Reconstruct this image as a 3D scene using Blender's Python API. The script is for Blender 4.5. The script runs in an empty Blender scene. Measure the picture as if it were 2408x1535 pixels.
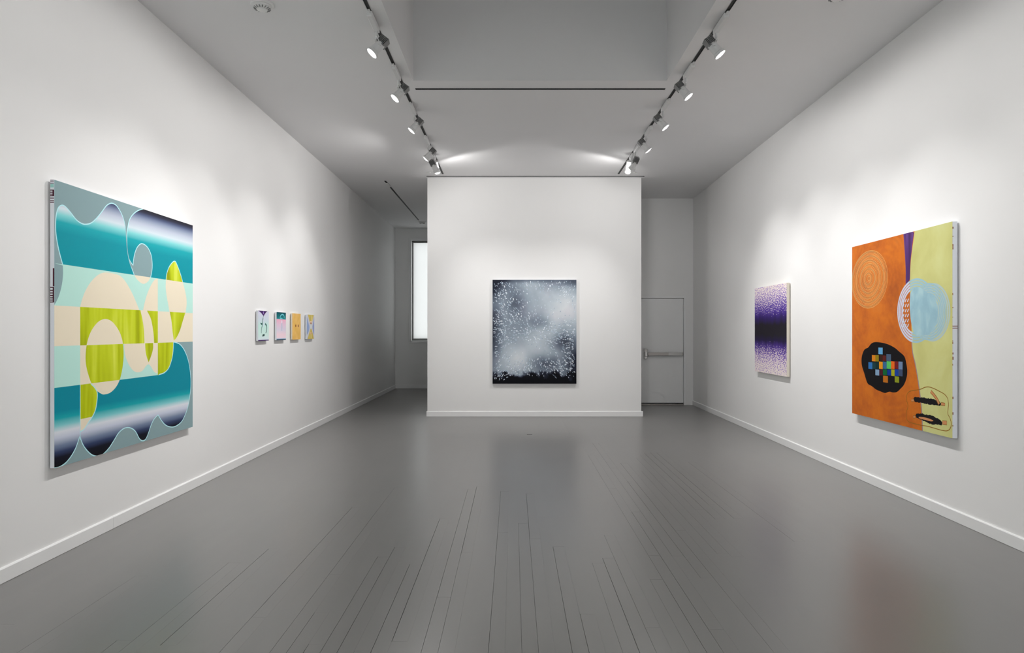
import bpy, bmesh, math, random
from mathutils import Vector, Matrix, Quaternion

scene = bpy.context.scene
C = scene.collection
R = math.radians
RNG = random.Random(11)

# ------------------------------------------------------------------ camera
F_PX, PX, PY, CAM_Z = 1605.0, 1207.0, 778.0, 1.52
cam_data = bpy.data.cameras.new('camera')
cam_data.sensor_width = 36.0
cam_data.lens = F_PX / 2408.0 * 36.0
cam_data.shift_x = -(PX - 1204.0) / 2408.0
cam_data.shift_y = (PY - 767.5) / 2408.0
cam_data.clip_start = 0.05
camera = bpy.data.objects.new('camera', cam_data)
C.objects.link(camera)
camera.location = (0, 0, CAM_Z)
camera.rotation_euler = (R(90), 0, 0)
scene.camera = camera

# ------------------------------------------------------------------ world, exposure
world = bpy.data.worlds.new('overcast_sky')
scene.world = world
world.use_nodes = True
bg = world.node_tree.nodes['Background']
bg.inputs['Color'].default_value = (0.985, 0.985, 1.0, 1)
bg.inputs['Strength'].default_value = 1.75
vs = scene.view_settings
vs.view_transform = 'Standard'
vs.look = 'None'
vs.exposure = 0.64
scene.cycles.sample_clamp_indirect = 4.0
scene.cycles.sample_clamp_direct = 12.0
scene.cycles.use_adaptive_sampling = True
scene.cycles.adaptive_threshold = 0.065
scene.cycles.adaptive_min_samples = 16
scene.cycles.max_bounces = 7
scene.cycles.diffuse_bounces = 5
scene.cycles.glossy_bounces = 2
scene.cycles.transmission_bounces = 4
scene.cycles.transparent_max_bounces = 6
scene.cycles.caustics_reflective = False
scene.cycles.caustics_refractive = False
vs.gamma = 1.0
vs.use_curve_mapping = False

BEAM_W = 94.0          # main beam of one track spotlight
SPILL_W = 21.0         # weak wide spill around it
LAMP_COLOR = (1.0, 0.985, 0.97)
LENS_STRENGTH = 10.0

# ------------------------------------------------------------------ helpers
def lin(c):
    out = []
    for v in c:
        v = v / 255.0
        out.append(v / 12.92 if v <= 0.04045 else ((v + 0.055) / 1.055) ** 2.4)
    return out

PAINT_GAIN = [1.16]   # pigments were judged under the gallery light, about this much darker than they are
def paint_rgb(c, gain=None):
    gain = gain or PAINT_GAIN[0]
    return tuple(min(0.92, v * gain) for v in lin(c)) + (1.0,)

def new_mat(name):
    m = bpy.data.materials.new(name)
    m.use_nodes = True
    nt = m.node_tree
    return m, nt, nt.nodes['Principled BSDF']

def N(nt, kind, **kw):
    n = nt.nodes.new(kind)
    for k, v in kw.items():
        setattr(n, k, v)
    return n

def simple(name, rgb, rough=0.5, metal=0.0, spec=0.5):
    m, nt, b = new_mat(name)
    b.inputs['Base Color'].default_value = tuple(rgb[:3]) + (1,)
    b.inputs['Roughness'].default_value = rough
    b.inputs['Metallic'].default_value = metal
    b.inputs['Specular IOR Level'].default_value = spec
    return m

def wall_paint(name, rgb, rough=0.55, bump=0.02):
    m, nt, b = new_mat(name)
    tc = N(nt, 'ShaderNodeTexCoord')
    n1 = N(nt, 'ShaderNodeTexNoise')
    n1.inputs['Scale'].default_value = 0.9
    n1.inputs['Detail'].default_value = 3
    rmp = N(nt, 'ShaderNodeMapRange')
    rmp.inputs['To Min'].default_value = 0.975
    rmp.inputs['To Max'].default_value = 1.025
    mul = N(nt, 'ShaderNodeVectorMath', operation='SCALE')
    mul.inputs[0].default_value = rgb
    nt.links.new(tc.outputs['Object'], n1.inputs['Vector'])
    nt.links.new(n1.outputs['Fac'], rmp.inputs['Value'])
    nt.links.new(rmp.outputs['Result'], mul.inputs['Scale'])
    nt.links.new(mul.outputs[0], b.inputs['Base Color'])
    n2 = N(nt, 'ShaderNodeTexNoise')
    n2.inputs['Scale'].default_value = 180
    bp = N(nt, 'ShaderNodeBump')
    bp.inputs['Strength'].default_value = bump
    bp.inputs['Distance'].default_value = 0.002
    nt.links.new(tc.outputs['Object'], n2.inputs['Vector'])
    nt.links.new(n2.outputs['Fac'], bp.inputs['Height'])
    nt.links.new(bp.outputs['Normal'], b.inputs['Normal'])
    b.inputs['Roughness'].default_value = rough
    b.inputs['Specular IOR Level'].default_value = 0.3
    return m

def floor_paint():
    m, nt, b = new_mat('grey_floor_paint')
    geo = N(nt, 'ShaderNodeNewGeometry')
    info = N(nt, 'ShaderNodeObjectInfo')
    n1 = N(nt, 'ShaderNodeTexNoise')
    n1.inputs['Scale'].default_value = 1.3
    n1.inputs['Detail'].default_value = 4
    nt.links.new(geo.outputs['Position'], n1.inputs['Vector'])
    r1 = N(nt, 'ShaderNodeMapRange')
    r1.inputs['To Min'].default_value = 0.95
    r1.inputs['To Max'].default_value = 1.05
    nt.links.new(n1.outputs['Fac'], r1.inputs['Value'])
    r2 = N(nt, 'ShaderNodeMapRange')
    r2.inputs['To Min'].default_value = 0.985
    r2.inputs['To Max'].default_value = 1.015
    nt.links.new(info.outputs['Random'], r2.inputs['Value'])
    mm = N(nt, 'ShaderNodeMath', operation='MULTIPLY')
    nt.links.new(r1.outputs['Result'], mm.inputs[0])
    nt.links.new(r2.outputs['Result'], mm.inputs[1])
    sc = N(nt, 'ShaderNodeVectorMath', operation='SCALE')
    sc.inputs[0].default_value = FLOOR_RGB
    nt.links.new(mm.outputs[0], sc.inputs['Scale'])
    nt.links.new(sc.outputs[0], b.inputs['Base Color'])
    # worn gloss
    n2 = N(nt, 'ShaderNodeTexNoise')
    n2.inputs['Scale'].default_value = 3.5
    n2.inputs['Detail'].default_value = 5
    nt.links.new(geo.outputs['Position'], n2.inputs['Vector'])
    r3 = N(nt, 'ShaderNodeMapRange')
    r3.inputs['To Min'].default_value = FLOOR_ROUGH - 0.006
    r3.inputs['To Max'].default_value = FLOOR_ROUGH + 0.006
    nt.links.new(n2.outputs['Fac'], r3.inputs['Value'])
    nt.links.new(r3.outputs['Result'], b.inputs['Roughness'])
    b.inputs['Specular IOR Level'].default_value = 0.5
    return m

FLOOR_RGB = (0.190, 0.186, 0.180)
FLOOR_ROUGH = 0.288

M = {}
M['wall'] = wall_paint('white_wall_paint', (0.83, 0.825, 0.82))
M['ceiling'] = wall_paint('white_ceiling_paint', (0.78, 0.775, 0.78), 0.7)
M['trim'] = simple('white_trim_enamel', (0.84, 0.84, 0.84), 0.35)
M['floor'] = floor_paint()
M['subfloor'] = simple('dark_subfloor', (0.02, 0.02, 0.02), 0.9)
M['black'] = simple('black_track_metal', (0.006, 0.006, 0.006), 0.5)
M['lamp_white'] = simple('white_lamp_enamel', (0.72, 0.72, 0.72), 0.4)
M['sink'] = simple('grey_cast_aluminium', (0.23, 0.23, 0.23), 0.5, 0.2)
M['steel'] = simple('brushed_steel', (0.55, 0.54, 0.53), 0.3, 0.9)
M['steel_dark'] = simple('worn_steel', (0.42, 0.39, 0.37), 0.38, 0.8)
M['door'] = wall_paint('grey_white_door_paint', (0.84, 0.84, 0.84), 0.4, 0.01)
M['dark'] = simple('dark_gap', (0.01, 0.01, 0.01), 0.9)
M['plastic'] = simple('white_plastic', (0.75, 0.75, 0.74), 0.4)
M['frame_dark'] = simple('grey_window_frame', (0.22, 0.22, 0.22), 0.4)
M['canvas'] = wall_paint('primed_canvas_edge', (0.80, 0.83, 0.88), 0.8)
M['raw_canvas'] = wall_paint('raw_canvas_edge', (0.80, 0.74, 0.65), 0.8)

def emit_mat(name, rgb, s):
    m = bpy.data.materials.new(name)
    m.use_nodes = True
    nt = m.node_tree
    nt.nodes.remove(nt.nodes['Principled BSDF'])
    e = N(nt, 'ShaderNodeEmission')
    e.inputs['Color'].default_value = tuple(rgb) + (1,)
    e.inputs['Strength'].default_value = s
    nt.links.new(e.outputs[0], nt.nodes['Material Output'].inputs['Surface'])
    m.cycles.emission_sampling = 'NONE'
    return m
M['lens'] = emit_mat('glowing_lamp_lens', LAMP_COLOR, LENS_STRENGTH)

def shade_mat():
    m = bpy.data.materials.new('white_roller_shade_fabric')
    m.use_nodes = True
    nt = m.node_tree
    nt.nodes.remove(nt.nodes['Principled BSDF'])
    d = N(nt, 'ShaderNodeBsdfDiffuse')
    d.inputs['Color'].default_value = (0.8, 0.8, 0.8, 1)
    t = N(nt, 'ShaderNodeBsdfTranslucent')
    t.inputs['Color'].default_value = (0.85, 0.85, 0.85, 1)
    mx = N(nt, 'ShaderNodeMixShader')
    mx.inputs[0].default_value = 0.75
    nt.links.new(d.outputs[0], mx.inputs[1])
    nt.links.new(t.outputs[0], mx.inputs[2])
    nt.links.new(mx.outputs[0], nt.nodes['Material Output'].inputs['Surface'])
    return m
M['shade'] = shade_mat()

def glass_mat():
    m = bpy.data.materials.new('window_glass')
    m.use_nodes = True
    nt = m.node_tree
    nt.nodes.remove(nt.nodes['Principled BSDF'])
    t = N(nt, 'ShaderNodeBsdfTransparent')
    t.inputs['Color'].default_value = (0.95, 0.97, 0.96, 1)
    g = N(nt, 'ShaderNodeBsdfGlossy')
    g.inputs['Roughness'].default_value = 0.02
    mx = N(nt, 'ShaderNodeMixShader')
    mx.inputs[0].default_value = 0.07
    nt.links.new(t.outputs[0], mx.inputs[1])
    nt.links.new(g.outputs[0], mx.inputs[2])
    nt.links.new(mx.outputs[0], nt.nodes['Material Output'].inputs['Surface'])
    return m
M['glass'] = glass_mat()

# ---- mesh helpers
def add_box(bm, lo, hi, bevel=0.0):
    r = bmesh.ops.create_cube(bm, size=1.0)
    vs_ = r['verts']
    for v in vs_:
        v.co = Vector([lo[i] + (v.co[i] + 0.5) * (hi[i] - lo[i]) for i in range(3)])
    if bevel > 0:
        es = {e for v in vs_ for e in v.link_edges}
        bmesh.ops.bevel(bm, geom=list(es), offset=bevel, segments=2, affect='EDGES', profile=0.5)
    return vs_

def add_prism(bm, poly, z0, z1):
    lo = [bm.verts.new((x, y, z0)) for x, y in poly]
    hi = [bm.verts.new((x, y, z1)) for x, y in poly]
    bm.faces.new(list(reversed(lo)))
    bm.faces.new(hi)
    n = len(poly)
    for i in range(n):
        bm.faces.new((lo[i], lo[(i + 1) % n], hi[(i + 1) % n], hi[i]))

def add_lathe(bm, prof, seg=32, mat=Matrix.Identity(4)):
    rings = []
    for r, z in prof:
        if r < 1e-6:
            rings.append([bm.verts.new(mat @ Vector((0, 0, z)))])
        else:
            rings.append([bm.verts.new(mat @ Vector((r * math.cos(2 * math.pi * k / seg), r * math.sin(2 * math.pi * k / seg), z))) for k in range(seg)])
    for a, b in zip(rings, rings[1:]):
        for k in range(seg):
            k2 = (k + 1) % seg
            if len(a) == 1 and len(b) == 1:
                continue
            if len(a) == 1:
                bm.faces.new((a[0], b[k2], b[k]))
            elif len(b) == 1:
                bm.faces.new((a[k], a[k2], b[0]))
            else:
                bm.faces.new((a[k], a[k2], b[k2], b[k]))

def add_bar(bm, a, b, w, t):
    a, b = Vector(a), Vector(b)
    d = b - a
    L = d.length
    q = Vector((0, 0, 1)).rotation_difference(d)
    m = Matrix.Translation(a) @ q.to_matrix().to_4x4()
    for v in add_box(bm, (-w / 2, -t / 2, 0), (w / 2, t / 2, L)):
        v.co = m @ v.co

def link(name, bm, mat, parent=None, smooth=False):
    bmesh.ops.recalc_face_normals(bm, faces=bm.faces[:])
    me = bpy.data.meshes.new(name)
    bm.to_mesh(me)
    bm.free()
    if mat is not None:
        me.materials.append(mat)
    if smooth:
        for p in me.polygons:
            p.use_smooth = True
        me.set_sharp_from_angle(angle=R(35))
    o = bpy.data.objects.new(name, me)
    C.objects.link(o)
    if parent is not None:
        o.parent = parent
    return o

def box(name, lo, hi, mat, parent=None, bevel=0.0):
    bm = bmesh.new()
    add_box(bm, lo, hi, bevel)
    return link(name, bm, mat, parent)

def boxes(name, lst, mat, parent=None, bevel=0.0):
    bm = bmesh.new()
    for lo, hi in lst:
        add_box(bm, lo, hi, bevel)
    return link(name, bm, mat, parent)

def lathe(name, prof, mat, parent=None, loc=(0, 0, 0), seg=32):
    bm = bmesh.new()
    add_lathe(bm, prof, seg)
    o = link(name, bm, mat, parent, True)
    o.location = loc
    return o

def struct(o, label=None):
    o['kind'] = 'structure'
    if label:
        o['label'] = label
    return o

def thing(name, label, cat, loc=(0, 0, 0), rz=0.0, group=None):
    o = bpy.data.objects.new(name, None)
    o.empty_display_size = 0.1
    C.objects.link(o)
    o.location = loc
    o.rotation_euler = (0, 0, rz)
    return tag(o, label, cat, group)

def tag(o, label, cat, group=None):
    o['label'] = label
    o['category'] = cat
    if group:
        o['group'] = group
    return o

# ------------------------------------------------------------------ the room
CEIL = 4.24
Y_FRONT = -4.0            # wall behind the camera
Y_PART = 12.14            # face of the central wall
Y_DOOR = 14.02            # wall with the exit door
Y_WIN = 18.07             # wall with the window at the end of the passage
PART_L, PART_R = -1.528, 2.277
def x_left(y): return -3.075 - 0.0028 * y
def x_right(y): return 3.427 + 0.0191 * y

bm = bmesh.new()
add_prism(bm, [(x_left(Y_FRONT), Y_FRONT), (x_left(Y_WIN), Y_WIN), (x_left(Y_WIN) - 0.25, Y_WIN), (x_left(Y_FRONT) - 0.25, Y_FRONT)], 0, CEIL)
struct(link('wall_left', bm, M['wall']))
bm = bmesh.new()
add_prism(bm, [(x_right(Y_FRONT), Y_FRONT), (x_right(Y_FRONT) + 0.25, Y_FRONT), (x_right(Y_DOOR) + 0.25, Y_DOOR), (x_right(Y_DOOR), Y_DOOR)], 0, CEIL)
struct(link('wall_right', bm, M['wall']))
# the central wall: the block that carries the dark speckled canvas
struct(box('wall_center', (PART_L, Y_PART, 0), (PART_R, Y_WIN, CEIL), M['wall']))

# wall with the window, around the opening
WX0, WX1, WZ0, WZ1 = -2.70, -1.85, 1.265, 3.92
xl = x_left(Y_WIN) - 0.25
struct(boxes('wall_window', [
    ((xl, Y_WIN, 0), (WX0, Y_WIN + 0.22, CEIL)),
    ((WX1, Y_WIN, 0), (PART_L, Y_WIN + 0.22, CEIL)),
    ((WX0, Y_WIN, 0), (WX1, Y_WIN + 0.22, WZ0)),
    ((WX0, Y_WIN, WZ1), (WX1, Y_WIN + 0.22, CEIL))], M['wall']))
# wall with the exit door, around the opening
DX0, DX1, DZ = 2.555, 3.515, 2.215
struct(boxes('wall_door', [
    ((PART_R, Y_DOOR, 0), (DX0, Y_DOOR + 0.2, CEIL)),
    ((DX1, Y_DOOR, 0), (x_right(Y_DOOR) + 0.25, Y_DOOR + 0.2, CEIL)),
    ((DX0, Y_DOOR, DZ), (DX1, Y_DOOR + 0.2, CEIL)),
    ((DX0 - 0.2, Y_DOOR + 0.2, 0), (DX1 + 0.2, Y_DOOR + 0.3, DZ + 0.2))], M['wall']))  # last box: unseen panel added behind the door to keep sky light out
# wall behind the viewer with an unseen window added for fill daylight
fx0, fx1 = x_left(Y_FRONT) - 0.25, x_right(Y_FRONT) + 0.25
SX0, SX1, SZ0, SZ1 = -2.8, 3.1, 0.15, 3.9
struct(boxes('wall_front', [
    ((fx0, Y_FRONT - 0.2, 0), (SX0, Y_FRONT, CEIL)),
    ((SX1, Y_FRONT - 0.2, 0), (fx1, Y_FRONT, CEIL)),
    ((SX0, Y_FRONT - 0.2, 0), (SX1, Y_FRONT, SZ0)),
    ((SX0, Y_FRONT - 0.2, SZ1), (SX1, Y_FRONT, CEIL))], M['wall']))
fill_win = boxes('fill_window', [((SX0, Y_FRONT - 0.12, SZ0), (SX1, Y_FRONT - 0.06, SZ0 + 0.06)), ((SX0, Y_FRONT - 0.12, SZ1 - 0.06), (SX1, Y_FRONT - 0.06, SZ1))]
             + [((x - 0.03, Y_FRONT - 0.12, SZ0 + 0.06), (x + 0.03, Y_FRONT - 0.06, SZ1 - 0.06)) for x in (SX0 + 0.03, -0.6, 1.0, SX1 - 0.03)], M['frame_dark'])
struct(fill_win, 'unseen grey framed window added behind the viewer for fill daylight')
for a, b in ((SX0 + 0.06, -0.63), (-0.57, 0.97), (1.03, SX1 - 0.06)):
    box('pane', (a, Y_FRONT - 0.095, SZ0 + 0.06), (b, Y_FRONT - 0.085, SZ1 - 0.06), M['glass'], fill_win)

# ceiling with the deep light well
HX0, HX1, HY0, HY1, HZ = -1.086, 1.669, 2.6, 7.42, 6.6
T = 0.2
struct(boxes('ceiling', [
    ((fx0, Y_FRONT - 0.2, CEIL), (xl + 8, HY0, CEIL + T)),
    ((fx0, HY1, CEIL), (xl + 8, Y_WIN + 0.22, CEIL + T)),
    ((fx0, HY0, CEIL), (HX0, HY1, CEIL + T)),
    ((HX1, HY0, CEIL), (xl + 8, HY1, CEIL + T))], M['ceiling']))
struct(boxes('wall_lightwell', [
    ((HX0 - T, HY1, CEIL + T), (HX1 + T, HY1 + T, HZ)),
    ((HX0 - T, HY0 - T, CEIL + T), (HX1 + T, HY0, HZ)),
    ((HX0 - T, HY0, CEIL + T), (HX0, HY1, HZ)),
    ((HX1, HY0, CEIL + T), (HX1 + T, HY1, HZ)),
    ((HX0 - T, HY0 - T, HZ), (HX1 + T, HY1 + T, HZ + 0.1))], M['ceiling']))

# baseboards
BH, BT = 0.094, 0.015
def board_run(parent, ax, ay, bx, by, side):
    # a board from a to b on the floor; side = +1 when the room lies to the left of a->b
    d = Vector((bx - ax, by - ay, 0)).normalized()
    n = Vector((-d.y, d.x, 0)) * side
    prof = [(0, 0.002), (BT, 0.002), (BT, BH - 0.008), (BT - 0.005, BH - 0.001), (BT - 0.007, BH), (0, BH)]
    bm = bmesh.new()
    ra = [bm.verts.new(Vector((ax, ay, z)) + n * o) for o, z in prof]
    rb = [bm.verts.new(Vector((bx, by, z)) + n * o) for o, z in prof]
    k = len(prof)
    for i in range(k):
        bm.faces.new((ra[i], ra[(i + 1) % k], rb[(i + 1) % k], rb[i]))
    bm.faces.new(ra)
    bm.faces.new(list(reversed(rb)))
    return link('board', bm, M['trim'], parent)
def base_root(name):
    o = bpy.data.objects.new(name, None)
    C.objects.link(o)
    return struct(o)
bl = base_root('baseboard_left')
for y0, y1 in ((Y_FRONT, 1.2), (1.202, 5.249), (5.251, 10.1), (10.101, 14.6), (14.601, Y_WIN)):
    board_run(bl, x_left(y0), y0, x_left(y1), y1, -1)
br = base_root('baseboard_right')
for y0, y1 in ((Y_FRONT, 1.0), (1.002, 5.75), (5.7515, 10.2), (10.201, Y_DOOR)):
    board_run(br, x_right(y0), y0, x_right(y1), y1, 1)
bc = base_root('baseboard_center')
board_run(bc, PART_L - BT, Y_PART, PART_R + BT + 0.012, Y_PART, -1)
board_run(bc, PART_R, Y_PART, PART_R, Y_DOOR, -1)
board_run(bc, PART_L, Y_PART, PART_L, Y_WIN, 1)
bw = base_root('baseboard_window')
board_run(bw, x_left(Y_WIN) + BT, Y_WIN, PART_L - BT, Y_WIN, -1)

# ------------------------------------------------------------------ floor of painted strip boards
floor = struct(box('floor', (fx0, Y_FRONT - 0.2, -0.12), (xl + 8, Y_WIN + 0.22, -0.014), M['subfloor']))
PW, PT = 0.0795, 0.014
PATCH = (-1.50, 0.86, 10.05, Y_PART)
def plank_geo(x0, x1, y0, y1, worn=True):
    c, dz = (0.0005, 0.0006) if worn else (0.00004, 0.00004)
    v = [(x0, y0, -PT), (x1, y0, -PT), (x1, y1, -PT), (x0, y1, -PT),
         (x0, y0, -dz), (x1, y0, -dz), (x1, y1, -dz), (x0, y1, -dz),
         (x0 + c, y0 + c, 0), (x1 - c, y0 + c, 0), (x1 - c, y1 - c, 0), (x0 + c, y1 - c, 0)]
    f = [(8, 9, 10, 11), (4, 5, 9, 8), (5, 6, 10, 9), (6, 7, 11, 10), (7, 4, 8, 11),
         (0, 1, 5, 4), (1, 2, 6, 5), (2, 3, 7, 6), (3, 0, 4, 7)]
    return v, f
def wear(x, y):
    s = math.exp(-((x + 0.25) / 1.25) ** 2) * (1.0 if y < 4.2 else math.exp(-((y - 4.2) / 1.4) ** 2))
    s += 0.8 * math.exp(-((x - 1.5) / 0.6) ** 2 - ((y - 7.0) / 1.2) ** 2)
    return min(1.0, s)
planks = []
i = 0
x = -3.14
while x < 3.76:
    y = Y_FRONT - RNG.uniform(0.0, 1.5)
    while y < Y_WIN:
        ln = RNG.uniform(1.3, 3.0)
        y0, y1 = max(y, Y_FRONT), min(y + ln, Y_WIN)
        y += ln
        if y1 - y0 < 0.05:
            continue
        xc = x + PW / 2
        segs = [(y0, y1)]
        if PATCH[0] < xc < PATCH[1]:
            segs = [(y0, min(y1, PATCH[2]))] if y0 < PATCH[2] else []
        elif PART_L + 0.1 < xc < PART_R - 0.1:
            segs = [(y0, min(y1, Y_PART + 0.1))] if y0 < Y_PART else []
        elif xc > PART_R:
            segs = [(y0, min(y1, Y_DOOR + 0.18))] if y0 < Y_DOOR else []
        for a, b in segs:
            if b - a < 0.04:
                continue
            w = wear(xc, (max(a, 3.0) + max(b, 3.0)) / 2)
            worn = RNG.random() < 0.8 * w
            g = RNG.uniform(0.0007, 0.0030) if worn else 0.00003
            h = RNG.uniform(0.0003, 0.0010) if worn and RNG.random() < 0.4 else 0.00002
            geo = (x + g * 0.7, x + PW, a + h, b - h, worn)
            ya, yb = max(a, 3.2), max(b, 3.2)
            vis = 0.0
            if yb > 3.25:
                pa = [(PX + F_PX * xx / yy, PY + F_PX * CAM_Z / yy) for xx, yy in ((x, ya), (x + PW, ya), (x + PW, yb), (x, yb))]
                pa = [(min(2408, max(0, u)), min(1535, max(0, v))) for u, v in pa]
                vis = abs(sum(pa[k][0] * pa[(k + 1) % 4][1] - pa[(k + 1) % 4][0] * pa[k][1] for k in range(4))) / 2
            planks.append((vis, geo))
    x += PW
planks.sort(key=lambda p: -p[0])
for vis, geo in planks[:300]:
    v, f = plank_geo(*geo)
    me = bpy.data.meshes.new('plank')
    me.from_pydata(v, [], f)
    me.materials.append(M['floor'])
    o = bpy.data.objects.new('plank', me)
    C.objects.link(o)
    o.parent = floor
vv, ff = [], []
for vis, geo in planks[300:]:
    v, f = plank_geo(*geo)
    k = len(vv)
    vv += v
    ff += [tuple(q + k for q in t) for t in f]
me = bpy.data.meshes.new('plank_field')
me.from_pydata(vv, [], ff)
me.materials.append(M['floor'])
o = bpy.data.objects.new('plank_field', me)
C.objects.link(o)
o.parent = floor
o['kind'] = 'stuff'
n0 = int((PATCH[0] + 3.14) / PW) + 1
px0 = -3.14 + n0 * PW - (PW if (-3.14 + (n0 - 1) * PW + PW / 2) > PATCH[0] else 0)
n1 = 0
while -3.14 + n1 * PW + PW / 2 < PATCH[1]:
    n1 += 1
v, f = plank_geo(px0 + 0.0002, -3.14 + n1 * PW - 0.0002, PATCH[2] + 0.001, Y_PART + 0.1)
me = bpy.data.meshes.new('floor_panel')
me.from_pydata(v, [], f)
me.materials.append(M['floor'])
o = bpy.data.objects.new('floor_panel', me)
C.objects.link(o)
o.parent = floor
o['label'] = 'smooth grey patched strip of floor in front of the central wall'

# ------------------------------------------------------------------ window with roller shade
w = struct(boxes('window_1', [
    ((WX0 - 0.065, Y_WIN - 0.014, WZ0 - 0.06), (WX0, Y_WIN, WZ1 + 0.06)),
    ((WX1, Y_WIN - 0.014, WZ0 - 0.06), (WX1 + 0.06, Y_WIN, WZ1 + 0.06)),
    ((WX0, Y_WIN - 0.014, WZ1), (WX1, Y_WIN, WZ1 + 0.06)),
    ((WX0, Y_WIN - 0.02, WZ0 - 0.06), (WX1, Y_WIN, WZ0)),
    ], M['trim'], bevel=0.003), 'tall white window with a roller shade at the end of the passage')
boxes('sash', [
    ((WX0, Y_WIN + 0.13, WZ0), (WX0 + 0.04, Y_WIN + 0.18, WZ1)), ((WX1 - 0.04, Y_WIN + 0.13, WZ0), (WX1, Y_WIN + 0.18, WZ1)),
    ((WX0 + 0.04, Y_WIN + 0.13, WZ1 - 0.04), (WX1 - 0.04, Y_WIN + 0.18, WZ1)), ((WX0 + 0.04, Y_WIN + 0.13, WZ0), (WX1 - 0.04, Y_WIN + 0.18, WZ0 + 0.04))], M['frame_dark'], w)
box('pane', (WX0 + 0.04, Y_WIN + 0.152, WZ0 + 0.04), (WX1 - 0.04, Y_WIN + 0.158, WZ1 - 0.04), M['glass'], w)
sh = box('roller_shade', (WX0 + 0.045, Y_WIN + 0.098, 1.315), (WX1 - 0.03, Y_WIN + 0.0995, 3.87), M['shade'], w)
boxes('shade_bottom_bar', [((WX0 + 0.045, Y_WIN + 0.092, 1.295), (WX1 - 0.03, Y_WIN + 0.105, 1.318))], M['frame_dark'], sh)
bm = bmesh.new()
add_lathe(bm, [(0, WX0 + 0.02), (0.024, WX0 + 0.02), (0.024, WX1 - 0.02), (0, WX1 - 0.02)], 20, Matrix.Rotation(R(90), 4, 'Y'))
ro = link('shade_roller', bm, M['frame_dark'], sh, True)
ro.location = (0, Y_WIN + 0.10, 3.885)

# ------------------------------------------------------------------ exit door
d = struct(boxes('door_1', [
    ((DX1 - 0.012, Y_DOOR - 0.012, 0), (DX1 + 0.035, Y_DOOR + 0.06, DZ + 0.03)),
    ((DX0 - 0.035, Y_DOOR - 0.012, 0), (DX0 + 0.012, Y_DOOR + 0.06, DZ + 0.03)),
    ((DX0 + 0.012, Y_DOOR - 0.012, DZ - 0.02), (DX1 - 0.012, Y_DOOR + 0.06, DZ + 0.03))], M['trim'], bevel=0.002),
    'grey white fire exit door with a push bar in the recess')
leaf = box('door_leaf', (DX0 + 0.016, Y_DOOR + 0.022, 0.045), (DX1 - 0.017, Y_DOOR + 0.067, DZ - 0.026), M['door'], d, 0.002)
box('threshold', (DX0, Y_DOOR - 0.01, 0.001), (DX1, Y_DOOR + 0.09, 0.016), M['steel_dark'], d, 0.003)
zb = 1.048
yb = Y_DOOR - 0.035
bar = box('push_bar', (2.755, yb - 0.012, zb - 0.033), (3.18, yb + 0.018, zb + 0.033), M['steel_dark'], d, 0.004)
bar['label'] = 'brushed steel push bar'
box('bar_rail', (3.181, yb - 0.004, zb - 0.033), (3.465, yb + 0.04, zb + 0.033), M['steel'], bar, 0.003)
box('bar_back', (2.70, yb + 0.018, zb - 0.03), (3.18, yb + 0.056, zb + 0.03), M['steel'], bar, 0.002)
box('end_cap', (3.465, yb - 0.004, zb - 0.033), (3.478, yb + 0.055, zb + 0.033), M['steel_dark'], bar, 0.004)
bm = bmesh.new()
add_box(bm, (2.682, yb + 0.006, zb - 0.105), (2.752, yb + 0.056, zb + 0.105), 0.012)
add_box(bm, (2.694, yb - 0.022, zb - 0.05), (2.752, yb + 0.01, zb + 0.05), 0.010)
link('latch_case', bm, M['steel'], bar)
bm = bmesh.new()
add_lathe(bm, [(0, 0), (0.012, 0), (0.012, 0.012), (0, 0.014)], 16, Matrix.Rotation(R(90), 4, 'X'))
s_ = link('lock_screw', bm, M['steel_dark'], bar, True)
s_.location = (2.718, yb + 0.004, zb + 0.078)
for hz in (0.25, 1.95):
    boxes('hinge', [((DX1 - 0.02, Y_DOOR + 0.008, hz), (DX1 - 0.006, Y_DOOR + 0.024, hz + 0.11))], M['steel'], d)
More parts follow.
